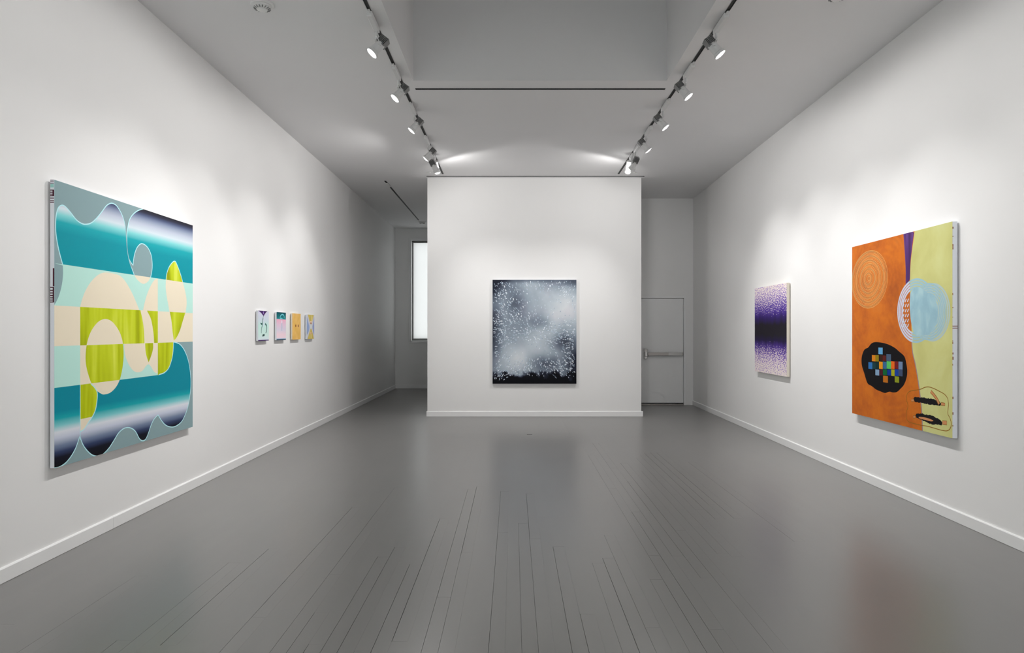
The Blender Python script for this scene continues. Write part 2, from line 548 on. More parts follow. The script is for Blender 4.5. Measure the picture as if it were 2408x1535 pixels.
ART_L={
 'T1':[(0.0433,0.7089),(0.0215,0.762),(0.008,0.8152),(0.007,0.8589),(0.0123,0.8891),(0.0231,0.9095),(0.0411,0.9191),(0.0588,0.9161),(0.0841,0.902),(0.1159,0.8808),(0.1455,0.8722),(0.1697,0.8726),(0.2006,0.8823),(0.2324,0.9043),(0.2649,0.9342),(0.2983,0.967),(0.3305,0.9818),(0.3606,0.9787),(0.3857,0.9622),(0.4076,0.9382),(0.4223,0.9062),(0.4298,0.8685),(0.4335,0.8343),(0.441,0.7962),(0.4562,0.7587),(0.4869,0.7132)],
 'T2':[(0.5588,1.0021),(0.5144,0.9855),(0.4753,0.9608),(0.4524,0.935),(0.441,0.9048),(0.435,0.8779),(0.435,0.8345),(0.4395,0.8004),(0.4524,0.7714),(0.4792,0.75)],
 'T3':[(0.4792,0.75),(0.483,0.7747),(0.4947,0.8069),(0.5144,0.8338),(0.5465,0.8501),(0.5877,0.8408),(0.6173,0.8122),(0.6275,0.7762),(0.6258,0.7436),(0.6147,0.7112)],
 'LL':[(0.1353,0.0891),(0.1247,0.0696),(0.1101,0.0472),(0.087,0.0249),(0.0588,0.0077),(0.0258,-0.0005),(0.0001,0.0012)],
 'LR1':[(0.6826,0.2802),(0.7279,0.2854),(0.765,0.3024),(0.7887,0.3305),(0.806,0.369),(0.8128,0.4221)],
 'LR2':[(0.8128,0.4226),(0.8275,0.4228),(0.8722,0.412),(0.913,0.3857),(0.9443,0.3489),(0.9655,0.3066),(0.9784,0.254),(0.9806,0.2071),(0.9709,0.156),(0.9517,0.1064),(0.9234,0.0687),(0.8874,0.0404),(0.8373,0.0274),(0.7935,0.0287),(0.7463,0.0428),(0.7096,0.0671),(0.6764,0.0999)],
 'LR3':[(0.6764,0.0999),(0.6431,0.0855),(0.6173,0.0611),(0.5961,0.0297),(0.5752,0.0079),(0.5506,0.0051),(0.5264,0.0181),(0.4987,0.0514),(0.4715,0.0687),(0.441,0.0775),(0.4076,0.0768),(0.3749,0.0638),(0.3465,0.0409),(0.3153,0.017),(0.2848,0.0018),(0.2649,-0.0035),(0.2388,-0.0026),(0.2069,0.0082),(0.1758,0.0316),(0.1515,0.0593),(0.1377,0.0868)],
 'arch':[(0.1377,0.5638),(0.1485,0.5913),(0.1697,0.6275),(0.2006,0.6611),(0.2388,0.6881),(0.2715,0.701),(0.3051,0.7052),(0.3536,0.704),(0.3893,0.6985),(0.426,0.6778),(0.4638,0.6434),(0.4947,0.6076),(0.5264,0.5643)],
 'half':[(0.4908,0.7078),(0.5144,0.691),(0.5547,0.6783),(0.5919,0.6901),(0.613,0.7101)],
 'leaf':[(0.5547,0.5652),(0.567,0.5974),(0.5919,0.6443),(0.6258,0.6856),(0.6518,0.7062)],
 'oval_l':[(0.7445,0.711),(0.7417,0.6771),(0.751,0.6342),(0.765,0.596),(0.7745,0.5647)],
 'oval_r':[(0.9286,0.5666),(0.9391,0.6131),(0.9286,0.6587),(0.8996,0.7118)],
 'tip':[(0.7445,0.711),(0.751,0.7381),(0.7698,0.7689),(0.7983,0.7937),(0.8275,0.8037),(0.8521,0.7818),(0.8772,0.749),(0.8996,0.7118)],
 'limearch':[(0.5344,0.5632),(0.5506,0.5244),(0.5612,0.4792),(0.5653,0.4273)],
 'E1':[(0.2916,0.5227),(0.2518,0.5143),(0.2196,0.4931),(0.1944,0.4652),(0.1771,0.4299),(0.1697,0.3909),(0.1709,0.3556),(0.182,0.3197),(0.2038,0.2786),(0.2324,0.2503),(0.2649,0.2332),(0.2848,0.2292),(0.3188,0.2322),(0.3536,0.2479),(0.3821,0.2752),(0.4002,0.3145),(0.4098,0.3569),(0.4112,0.3955),(0.4039,0.4343),(0.3857,0.4686),(0.3606,0.494),(0.3291,0.5146)],
 'sliver':[(0.6431,0.4246),(0.6387,0.4633),(0.6258,0.5097),(0.613,0.5347),(0.586,0.563)],
 'vee':[(0.9255,0.565),(0.8976,0.5201),(0.8722,0.4774),(0.8373,0.4425),(0.8148,0.4329),(0.8032,0.4773),(0.7935,0.5236),(0.7792,0.5634)],
 'lobes':[(0.4149,0.4191),(0.4201,0.3823),(0.4335,0.3559),(0.4562,0.3287),(0.4869,0.3071),(0.5184,0.3003),(0.5506,0.3055),(0.5752,0.3223),(0.5961,0.3304),(0.6173,0.3201),(0.6431,0.2954),(0.6711,0.2852)],
 'lleaf':[(0.6344,0.4224),(0.6344,0.3982),(0.6215,0.3708),(0.5986,0.3394),(0.5819,0.3676),(0.5736,0.3953),(0.5711,0.4226)],
 'lstrip':[(0.2006,0.2769),(0.2228,0.2611),(0.2388,0.2397),(0.2369,0.2077),(0.226,0.1728),(0.2038,0.1477),(0.1882,0.1359),(0.1697,0.1189),(0.1575,0.1109),(0.1377,0.1061)],
 'globe':[(0.0433,0.7071),(0.0449,0.6794),(0.0394,0.6418),(0.0258,0.604),(0.0123,0.5812),(0.0001,0.5661)],
}
ART_R={
 'purple':[(0.5872,0.9991),(0.6798,0.9977),(0.6683,0.9563),(0.6567,0.9069),(0.645,0.8445),(0.6396,0.76),(0.6017,0.7326),(0.6001,0.8059),(0.5921,0.8928)],
 'edge':[(0.6836,0.998),(0.6736,0.9556),(0.6605,0.9065),(0.6474,0.8443),(0.6411,0.7598),(0.6427,0.6747),(0.6528,0.547),(0.6576,0.4404),(0.6653,0.3856),(0.6883,0.3317),(0.7109,0.2619),(0.7259,0.2047),(0.7407,0.1397),(0.7496,0.0746),(0.754,-0.0011)],
 'blob':[(0.2768,0.4323),(0.3465,0.4311),(0.4183,0.4232),(0.4874,0.4068),(0.5377,0.3861),(0.5866,0.3638),(0.6042,0.3322),(0.6145,0.2941),(0.6106,0.2595),(0.5866,0.2191),(0.5541,0.1949),(0.5127,0.1717),(0.4704,0.1658),(0.4358,0.1673),(0.3917,0.1558),(0.3465,0.1596),(0.2909,0.1665),(0.2434,0.1814),(0.1947,0.192),(0.1699,0.2214),(0.1498,0.2539),(0.1295,0.2818),(0.1193,0.3105),(0.1244,0.3496),(0.1548,0.3869),(0.1996,0.4),(0.2337,0.4221)],
 'loop':[(0.6066,0.139),(0.6145,0.1698),(0.642,0.1872),(0.6883,0.1953),(0.7407,0.2059),(0.7772,0.2179),(0.813,0.222),(0.855,0.2173),(0.8959,0.2088),(0.9359,0.1986),(0.962,0.1815),(0.9698,0.1552),(0.9672,0.1317),(0.9653,0.1083),(0.9814,0.0909),(0.991,0.0691),(0.9846,0.0452),(0.9588,0.0292),(0.9161,0.0259),(0.855,0.0273),(0.7988,0.0289),(0.7407,0.026),(0.6806,0.0264),(0.6264,0.0299),(0.6066,0.0489),(0.6066,0.0746),(0.6224,0.1064),(0.6145,0.127)],
 'bar1':[(0.6768,0.1564),(0.7407,0.1654),(0.7988,0.166),(0.8481,0.1647),(0.8892,0.1627),(0.9094,0.1529),(0.906,0.1407),(0.855,0.1373),(0.7988,0.1375),(0.7407,0.1377),(0.6883,0.1365)],
 'stick':[(0.8257,0.2016),(0.855,0.1853),(0.879,0.1677),(0.8959,0.1476)],
 'bar2':[(0.6959,0.0745),(0.7333,0.0843),(0.7845,0.085),(0.8411,0.0836),(0.8892,0.0775),(0.9194,0.0656),(0.9161,0.0495),(0.8824,0.0469),(0.8271,0.0436),(0.7772,0.0493),(0.7259,0.0552),(0.6996,0.0603)],
 'bar2in':[(0.7222,0.0651),(0.7627,0.0688),(0.813,0.0681),(0.8481,0.0624),(0.8271,0.0565),(0.7772,0.0575),(0.7333,0.0582)],
 'ends':[(0.6537,0.1479),(0.6768,0.1501),(0.6768,0.1375),(0.6537,0.1352),(0.9127,0.1572),(0.9425,0.1563),(0.9425,0.1446),(0.9127,0.1434),(0.6715,0.0652),(0.6898,0.0674),(0.6898,0.0557),(0.6715,0.0534),(0.9227,0.0719),(0.9569,0.0743),(0.9569,0.0561),(0.9227,0.0543)],
}
SQUARES=[(0.3171,0.3663,0.3647,0.4028,(95,160,205)),(0.2434,0.3236,0.2862,0.3585,(205,125,25)),(0.2834,0.3242,0.3217,0.3599,(140,120,15)),(0.3282,0.3283,0.3647,0.3614,(55,30,20)),(0.3647,0.3299,0.4006,0.3604,(90,30,25)),(0.405,0.3308,0.4532,0.3695,(70,90,115)),(0.2025,0.2785,0.2482,0.3166,(45,110,175)),(0.2482,0.2806,0.2862,0.3172,(20,60,65)),(0.2862,0.2826,0.3236,0.3203,(10,45,45)),(0.3254,0.2848,0.3647,0.3253,(225,145,20)),(0.3665,0.2871,0.4068,0.327,(55,100,140)),(0.4077,0.2897,0.4549,0.3302,(85,185,95)),(0.4532,0.2916,0.4891,0.3321,(225,100,25)),(0.4891,0.2937,0.5277,0.3337,(110,25,30)),(0.5294,0.2938,0.5704,0.3341,(105,130,165)),(0.2834,0.2467,0.3263,0.2795,(125,155,185)),(0.3282,0.2491,0.3647,0.2819,(75,20,35)),(0.3674,0.2534,0.4112,0.285,(0,95,50)),(0.4139,0.254,0.4557,0.2866,(0,50,140)),(0.4557,0.2539,0.49,0.2889,(165,165,25)),(0.4917,0.2565,0.5294,0.2917,(20,60,150)),(0.5294,0.2578,0.5704,0.2937,(60,75,105)),(0.3692,0.2134,0.4209,0.2494,(180,105,25)),(0.4917,0.2218,0.5352,0.254,(135,145,30))]
ART_S={
 's1_tri':[(0.0026,1.0024),(1.001,1.0127),(0.8864,0.9906),(0.7246,0.9439),(0.6047,0.8755),(0.5123,0.8176),(0.4336,0.853),(0.2778,0.9231),(0.0734,0.9817)],
 's1_bot':[(0.0026,0.0252),(1.001,0.0358)],
 's1_c1':[(0.4991,0.8173),(0.4336,0.7048),(0.3945,0.5933),(0.3555,0.4821),(0.3037,0.3896),(0.2907,0.2515)],
 's1_c2':[(0.6445,0.5681),(0.7649,0.5223),(0.8053,0.438),(0.7783,0.3345),(0.6979,0.2595)],
 's1_bow':[(0.1752,0.5999),(0.3815,0.5839),(0.3945,0.5193),(0.2778,0.5367)],
 's1_smile':[(0.3945,0.168),(0.4991,0.184),(0.5914,0.1993)],
 's1_dot':[(0.486,0.9702),(0.486,0.9006)],
 's2_teal':[(-0.0017,0.7562),(1.0007,0.7434)],
 's2_arc':[(0.3607,0.8124),(0.4196,0.8734),(0.5385,0.9161),(0.6585,0.924),(0.7796,0.8915),(0.8101,0.801)],
 's2_bot':[(-0.0017,0.0603),(-0.0017,0.026)],
 's3':[(0.426,0.5759),(0.4099,0.4743),(0.7195,0.5788),(0.7129,0.4706)],
 's4':[(0.1432,1.0034),(0.9317,1.0232),(0.5505,0.7265),(0.5505,0.4508),(0.1068,0.0138),(0.9511,0.0039),(0.3268,0.6321),(0.778,0.6372)],
}
# ------------------------------------------------------------------ paint on canvas
def catmull(pts, closed=False, n=5):
    out = []
    k = len(pts)
    rng = range(k if closed else k - 1)
    for i in rng:
        if closed:
            p0, p1, p2, p3 = pts[(i - 1) % k], pts[i], pts[(i + 1) % k], pts[(i + 2) % k]
        else:
            p0, p1, p2, p3 = pts[max(i - 1, 0)], pts[i], pts[i + 1], pts[min(i + 2, k - 1)]
        for j in range(n):
            t = j / n
            out.append(tuple(0.5 * (2 * p1[a] + (p2[a] - p0[a]) * t + (2 * p0[a] - 5 * p1[a] + 4 * p2[a] - p3[a]) * t * t
                                    + (3 * p1[a] - p0[a] - 3 * p2[a] + p3[a]) * t ** 3) for a in (0, 1)))
    if not closed:
        out.append(tuple(pts[-1]))
    return out

def clip_half(pts, axis, lim, keep_less):
    out = []
    k = len(pts)
    ins = lambda p: (p[axis] <= lim) if keep_less else (p[axis] >= lim)
    for i in range(k):
        a, b = pts[i], pts[(i + 1) % k]
        if ins(a):
            out.append(a)
        if ins(a) != ins(b):
            t = (lim - a[axis]) / (b[axis] - a[axis])
            out.append((a[0] + t * (b[0] - a[0]), a[1] + t * (b[1] - a[1])))
    return out

def clip_unit(pts):
    for ax in (0, 1):
        pts = clip_half(pts, ax, 0.0, False)
        if len(pts) < 3:
            return []
        pts = clip_half(pts, ax, 1.0, True)
        if len(pts) < 3:
            return []
    return pts

class Paint:
    """Layers of paint on the front of a stretched canvas (u across, v up)."""
    def __init__(self, w, h, depth):
        self.w, self.h, self.d = w, h, depth
        self.v, self.f, self.m, self.mats, self.layer = [], [], [], [], 0
    def slot(self, mat):
        if mat not in self.mats:
            self.mats.append(mat)
        return self.mats.index(mat)
    def up(self):
        self.layer += 1
        return self
    def poly(self, pts, mat):
        pts = clip_unit([tuple(p) for p in pts])
        if len(pts) < 3:
            return
        k = len(self.v)
        area = sum(pts[i][0] * pts[(i + 1) % len(pts)][1] - pts[(i + 1) % len(pts)][0] * pts[i][1] for i in range(len(pts)))
        if area < 0:
            pts = pts[::-1]
        self.v += [(p[0], p[1], self.layer) for p in pts]
        self.f.append(tuple(range(k, k + len(pts))))
        self.m.append(self.slot(mat))
    def rect(self, u0, v0, u1, v1, mat):
        self.poly([(u0, v0), (u1, v0), (u1, v1), (u0, v1)], mat)
    def ribbon(self, pts, width, mat, closed=False):
        k = len(pts)
        P = [(p[0] * self.w, p[1] * self.h) for p in pts]
        L, Rr = [], []
        for i in range(k):
            a = P[(i - 1) % k] if (closed or i > 0) else P[i]
            b = P[(i + 1) % k] if (closed or i < k - 1) else P[i]
            dx, dy = b[0] - a[0], b[1] - a[1]
            n = math.hypot(dx, dy) or 1.0
            wd = width(i / max(1, k - 1)) if callable(width) else width
            ox, oy = -dy / n * wd / 2, dx / n * wd / 2
            L.append(((P[i][0] + ox) / self.w, (P[i][1] + oy) / self.h))
            Rr.append(((P[i][0] - ox) / self.w, (P[i][1] - oy) / self.h))
        for i in range(k if closed else k - 1):
            j = (i + 1) % k
            self.poly([L[i], Rr[i], Rr[j], L[j]], mat)
    def build(self, parent):
        me = bpy.data.meshes.new('painted_front')
        e = 0.00006
        me.from_pydata([((u - 0.5) * self.w, -self.d - 0.0004 - e * l, v * self.h) for u, v, l in self.v], [], self.f)
        uv = me.uv_layers.new(name='canvas_uv')
        for lp in me.loops:
            u, v, l = self.v[lp.vertex_index]
            uv.data[lp.index].uv = (u, v)
        for mt in self.mats:
            me.materials.append(mt)
        for p, mi in zip(me.polygons, self.m):
            p.material_index = mi
        o = bpy.data.objects.new('painted_front', me)
        C.objects.link(o)
        o.parent = parent
        return o

_flat = {}
def flat(rgb, rough=0.7, gain=None):
    gain = gain or PAINT_GAIN[0]
    key = (rgb, rough, gain)
    if key not in _flat:
        _flat[key] = simple('paint_%02d' % len(_flat), paint_rgb(rgb, gain), rough, 0, 0.12)
    return _flat[key]

def ramp(nt, stops):
    r = N(nt, 'ShaderNodeValToRGB')
    el = r.color_ramp.elements
    while len(el) > 1:
        el.remove(el[-1])
    el[0].position = stops[0][0]
    el[0].color = stops[0][1]
    for p, c in stops[1:]:
        e = el.new(p)
        e.color = c
    return r

def uv_nodes(nt):
    tc = N(nt, 'ShaderNodeUVMap', uv_map='canvas_uv')
    sp = N(nt, 'ShaderNodeSeparateXYZ')
    nt.links.new(tc.outputs[0], sp.inputs[0])
    return tc, sp

def gradient_v(name, v_lo, v_hi, stops, rough=0.5):
    m, nt, b = new_mat(name)
    tc, sp = uv_nodes(nt)
    mr = N(nt, 'ShaderNodeMapRange')
    mr.inputs['From Min'].default_value = v_lo
    mr.inputs['From Max'].default_value = v_hi
    nt.links.new(sp.outputs['Y'], mr.inputs['Value'])
    r = ramp(nt, [(p, paint_rgb(c)) for p, c in stops])
    nt.links.new(mr.outputs['Result'], r.inputs['Fac'])
    nt.links.new(r.outputs['Color'], b.inputs['Base Color'])
    b.inputs['Roughness'].default_value = rough
    b.inputs['Specular IOR Level'].default_value = 0.12
    return m

def streaks(name, stops, scale=(26, 2.2), rough=0.5, detail=2.0):
    m, nt, b = new_mat(name)
    tc, sp = uv_nodes(nt)
    mp = N(nt, 'ShaderNodeMapping')
    mp.inputs['Scale'].default_value = (scale[0], scale[1], 1)
    nz = N(nt, 'ShaderNodeTexNoise')
    nz.inputs['Scale'].default_value = 1.0
    nz.inputs['Detail'].default_value = detail
    nz.inputs['Distortion'].default_value = 0.4
    nt.links.new(tc.outputs[0], mp.inputs['Vector'])
    nt.links.new(mp.outputs[0], nz.inputs['Vector'])
    r = ramp(nt, [(p, paint_rgb(c)) for p, c in stops])
    nt.links.new(nz.outputs['Fac'], r.inputs['Fac'])
    nt.links.new(r.outputs['Color'], b.inputs['Base Color'])
    b.inputs['Roughness'].default_value = rough
    b.inputs['Specular IOR Level'].default_value = 0.12
    return m

def stretched_canvas(name, label, loc, rz, W, H, D, edge_mat, paint_fn):
    t = thing(name, label, 'painting', loc, rz)
    bm = bmesh.new()
    add_box(bm, (-W / 2, -D, 0), (W / 2, 0, H), 0.0015)
    link('canvas', bm, edge_mat, t)
    # wooden stretcher seen from behind, holds the canvas off the wall
    boxes('stretcher', [((-W / 2 + 0.03, 0.0, 0.03), (W / 2 - 0.03, 0.008, 0.07)), ((-W / 2 + 0.03, 0.0, H - 0.07), (W / 2 - 0.03, 0.008, H - 0.03)),
                        ((-W / 2 + 0.03, 0.0, 0.07), (-W / 2 + 0.07, 0.008, H - 0.07)), ((W / 2 - 0.07, 0.0, 0.07), (W / 2 - 0.03, 0.008, H - 0.07))],
          M['stretcher'], t)
    p = Paint(W, H, D)
    paint_fn(p, t)
    p.build(t)
    return t
M['stretcher'] = simple('pine_stretcher', (0.5, 0.36, 0.22), 0.7)

# ---- the large teal canvas on the left wall
def paint_teal(p, t):
    A = ART_L
    H1, H2, H3, H4, U1, U2 = 0.711, 0.5645, 0.4230, 0.2785, 0.1383, 0.6745
    grey = flat((128, 152, 156))
    mint = flat((174, 214, 204))
    cream = flat((219, 208, 186))
    line = flat((176, 220, 226))
    lime = streaks('lime_fold_paint', [(0.30, (136, 142, 0)), (0.44, (168, 180, 6)), (0.55, (184, 196, 30)), (0.68, (204, 212, 74))], (15, 1.6))
    top = gradient_v('teal_sky_paint', 1.0, H1, [(0.0, (22, 20, 30)), (0.05, (40, 42, 62)), (0.09, (72, 82, 114)), (0.14, (122, 134, 160)), (0.23, (176, 184, 200)),
                                                 (0.32, (198, 210, 218)), (0.40, (122, 198, 200)), (0.49, (18, 156, 166)), (0.62, (0, 140, 154)), (1.0, (0, 140, 154))])
    low = gradient_v('teal_sea_paint', H4, 0.0, [(0.0, (0, 126, 144)), (0.30, (0, 128, 146)), (0.39, (16, 152, 160)), (0.48, (120, 190, 194)),
                                                 (0.56, (206, 210, 218)), (0.63, (186, 192, 208)), (0.73, (110, 124, 150)), (0.81, (46, 58, 92)), (0.88, (10, 12, 28)), (1.0, (3, 3, 8))])
    p.rect(0, 0, 1, 1, grey)
    p.up()
    p.rect(0, H2, 1, H1, mint)
    p.rect(0, H3, 1, H2, cream)
    T1 = catmull(A['T1'])
    T1[0] = (T1[0][0], H1); T1[-1] = (T1[-1][0], H1)
    p.poly(T1, top)
    T2 = catmull(A['T2']); T3 = catmull(A['T3'])
    T3[-1] = (T3[-1][0], H1)
    p.poly([(1, 1.0), (T2[0][0], 1.0)] + T2 + T3[1:] + [(1, H1)], top)
    LR1 = catmull(A['LR1'])
    LR1[0] = (LR1[0][0], H4); LR1[-1] = (LR1[-1][0], H3)
    p.poly([(0, H3), (0, H4)] + LR1, mint)
    LL = catmull(A['LL'])
    p.poly([(0, H4), (U1, H4), (U1, LL[0][1])] + LL[1:-1] + [(0, LL[-1][1])], low)
    LR2 = catmull(A['LR2']); LR3 = catmull(A['LR3'])
    LR2[0] = (LR2[0][0], H3)
    LR3[-1] = (U1, LR3[-1][1])
    p.poly([(U1, H4)] + LR1 + LR2[1:] + LR3[1:], low)
    p.up()
    p.poly([(0, H1)] + catmull(A['globe']), grey)
    p.poly([(U1, H2)] + catmull(A['arch'])[1:-1] + [(A['arch'][-1][0], H2)], cream)
    hf = catmull(A['half'])
    p.poly([(hf[0][0], H1)] + hf[1:-1] + [(hf[-1][0], H1)], cream)
    lf = catmull(A['leaf'])
    p.poly([(lf[0][0], H2)] + lf[1:] + [(U2, lf[-1][1] + 0.005), (U2, H2)], cream)
    ol, orr = catmull(A['oval_l']), catmull(A['oval_r'])
    p.poly([(ol[0][0], H1)] + ol[1:-1] + [(ol[-1][0], H2), (orr[0][0], H2)] + orr[1:-1] + [(orr[-1][0], H1)], cream)
    tp = catmull(A['tip'])
    p.poly([(tp[0][0], H1)] + tp[1:-1] + [(tp[-1][0], H1)], lime)
    la = catmull(A['limearch'])
    p.poly([(U1, H2)] + [(la[0][0], H2)] + la[1:-1] + [(la[-1][0], H3), (U1, H3)], lime)
    sl = catmull(A['sliver'])
    p.poly([(U2, H2), (U2, H3), (sl[0][0], H3)] + sl[1:-1] + [(sl[-1][0], H2)], lime)
    ve = catmull(A['vee'][:5]) + catmull(A['vee'][4:])[1:]
    ve[0] = (ve[0][0], H2); ve[-1] = (ve[-1][0], H2)
    p.poly(ve, lime)
    lb = catmull(A['lobes'])
    p.poly([(U1, H3), (U1, H4), (0.40, H4), (0.40, H3)], cream)
    lb[0] = (lb[0][0], H3)
    p.poly(lb + [(U2, lb[-1][1]), (U2, H3)], cream)
    ll = catmull(A['lleaf'][:4]) + catmull(A['lleaf'][3:])[1:]
    ll[0] = (ll[0][0], H3); ll[-1] = (ll[-1][0], H3)
    lr = [(U2, H4)] + LR1[1:] + [(U2, H3)]
    p.poly(lr, lime)
    ls = catmull(A['lstrip'])
    ls[0] = (ls[0][0], H4)
    vcut = 0.152
    pl = [(U1, H4)] + ls + [(U1, ls[-1][1])]
    p.poly(clip_half(pl, 1, vcut, False), lime)
    p.poly(clip_half(pl, 1, vcut, True), cream)
    p.up()
    p.poly(ll, lime)
    # mint gap beside the ellipse, then the ellipse itself in three bands
    p.poly([(0.372, H3), (0.372, H4), (0.40, H4), (0.40, H3)], mint)
    p.up()
    E = catmull(A['E1'], closed=True)
    p.poly(clip_half(E, 1, H3, False), cream)
    p.poly(clip_half(clip_half(E, 1, H3, True), 1, H4, False), lime)
    p.poly(clip_half(E, 1, H4, True), cream)
    p.up()
    W_ = 0.0085
    for c in (T1, T2, T3, LL, LR2, LR3, tp):
        p.ribbon(c, W_, line)
    p.ribbon(LR1, W_, line)
    p.ribbon(ls, W_, line)
    p.ribbon([(U1, H4), (U1, ls[-1][1] - 0.03)], 0.006, line)
    p.ribbon([q for q in E if q[1] < H4 + 0.004 and q[0] > 0.0], 0.006, line) if False else None
    # sliver between the two teal fields
    p.ribbon([(a[0], a[1]) for a in T1 if 0.40 < a[0] < 0.47 and a[1] < 0.9], 0.010, line)
    # drips of maroon paint on the side of the canvas
    xs = -p.w / 2 - 0.0006
    def drip(py0, py1, y0, y1, mat=flat((70, 22, 40))):
        z0, z1 = (1104 - py1) / 681 * p.h, (1104 - py0) / 681 * p.h
        box('edge_drip', (xs, -p.d + y0 * p.d, z0), (xs + 0.0012, -p.d + y1 * p.d, z1), mat, t)
    for a in (65, 84, 100):
        drip(410 + a / 4.8, 410 + (a + 6) / 4.8, 0.1, 0.95)
    for a in (176, 200, 222, 240, 266, 298, 315):
        drip(410 + a / 4.8, 410 + (a + 9) / 4.8, 0.05, 0.95)
    drip(410 + 176 / 4.8, 410 + 245 / 4.8, 0.05, 0.4)
    drip(410 + 1065 / 4.8, 410 + 1270 / 4.8, 0.0, 0.33)
    for a in (1276, 1310, 1340, 1368, 1395, 1420, 1442):
        drip(410 + a / 4.8, 410 + (a + 11) / 4.8, 0.05, 0.95)
    drip(410 + 1276 / 4.8, 410 + 1452 / 4.8, 0.05, 0.35)
    drip(410 + 110 / 4.8, 410 + 150 / 4.8, 0.1, 0.9, flat((150, 200, 195)))

# ---- the orange and lime canvas on the right wall
def orange_mat():
    m, nt, b = new_mat('orange_brushed_paint')
    tc, sp = uv_nodes(nt)
    n1 = N(nt, 'ShaderNodeTexNoise')
    n1.inputs['Scale'].default_value = 5.0
    n1.inputs['Detail'].default_value = 6
    n1.inputs['Roughness'].default_value = 0.65
    nt.links.new(tc.outputs[0], n1.inputs['Vector'])
    r = ramp(nt, [(0.3, paint_rgb((166, 84, 32))), (0.45, paint_rgb((192, 100, 32))), (0.58, paint_rgb((206, 112, 32))), (0.75, paint_rgb((204, 118, 52)))])
    nt.links.new(n1.outputs['Fac'], r.inputs['Fac'])
    # faint combed arcs
    wv = N(nt, 'ShaderNodeTexWave', wave_type='RINGS', rings_direction='Z')
    wv.inputs['Scale'].default_value = 9.0
    wv.inputs['Distortion'].default_value = 3.0
    wv.inputs['Detail'].default_value = 1.0
    mp = N(nt, 'ShaderNodeMapping')
    mp.inputs['Location'].default_value = (-0.38, -0.78, 0)
    nt.links.new(tc.outputs[0], mp.inputs['Vector'])
    nt.links.new(mp.outputs[0], wv.inputs['Vector'])
    n2 = N(nt, 'ShaderNodeTexNoise')
    n2.inputs['Scale'].default_value = 3.0
    nt.links.new(tc.outputs[0], n2.inputs['Vector'])
    mr = N(nt, 'ShaderNodeMapRange')
    mr.inputs['From Min'].default_value = 0.48
    mr.inputs['From Max'].default_value = 0.7
    mr.inputs['To Max'].default_value = 0.35
    nt.links.new(n2.outputs['Fac'], mr.inputs['Value'])
    mu = N(nt, 'ShaderNodeMath', operation='MULTIPLY')
    nt.links.new(wv.outputs['Fac'], mu.inputs[0])
    nt.links.new(mr.outputs['Result'], mu.inputs[1])
    mx = N(nt, 'ShaderNodeMix', data_type='RGBA')
    mx.inputs['B'].default_value = paint_rgb((150, 74, 36))
    nt.links.new(mu.outputs[0], mx.inputs['Factor'])
    nt.links.new(r.outputs['Color'], mx.inputs['A'])
    nt.links.new(mx.outputs['Result'], b.inputs['Base Color'])
    b.inputs['Roughness'].default_value = 0.55
    b.inputs['Specular IOR Level'].default_value = 0.12
    return m

def ring(c, r, k, n=72, wob=0.0, ph=0.0):
    out = []
    for i in range(n):
        a = 2 * math.pi * i / n
        q = k * (1 + wob * math.sin(2 * a + ph))
        out.append((c[0] + r[0] * q * math.cos(a), c[1] + r[1] * q * math.sin(a)))
    return out

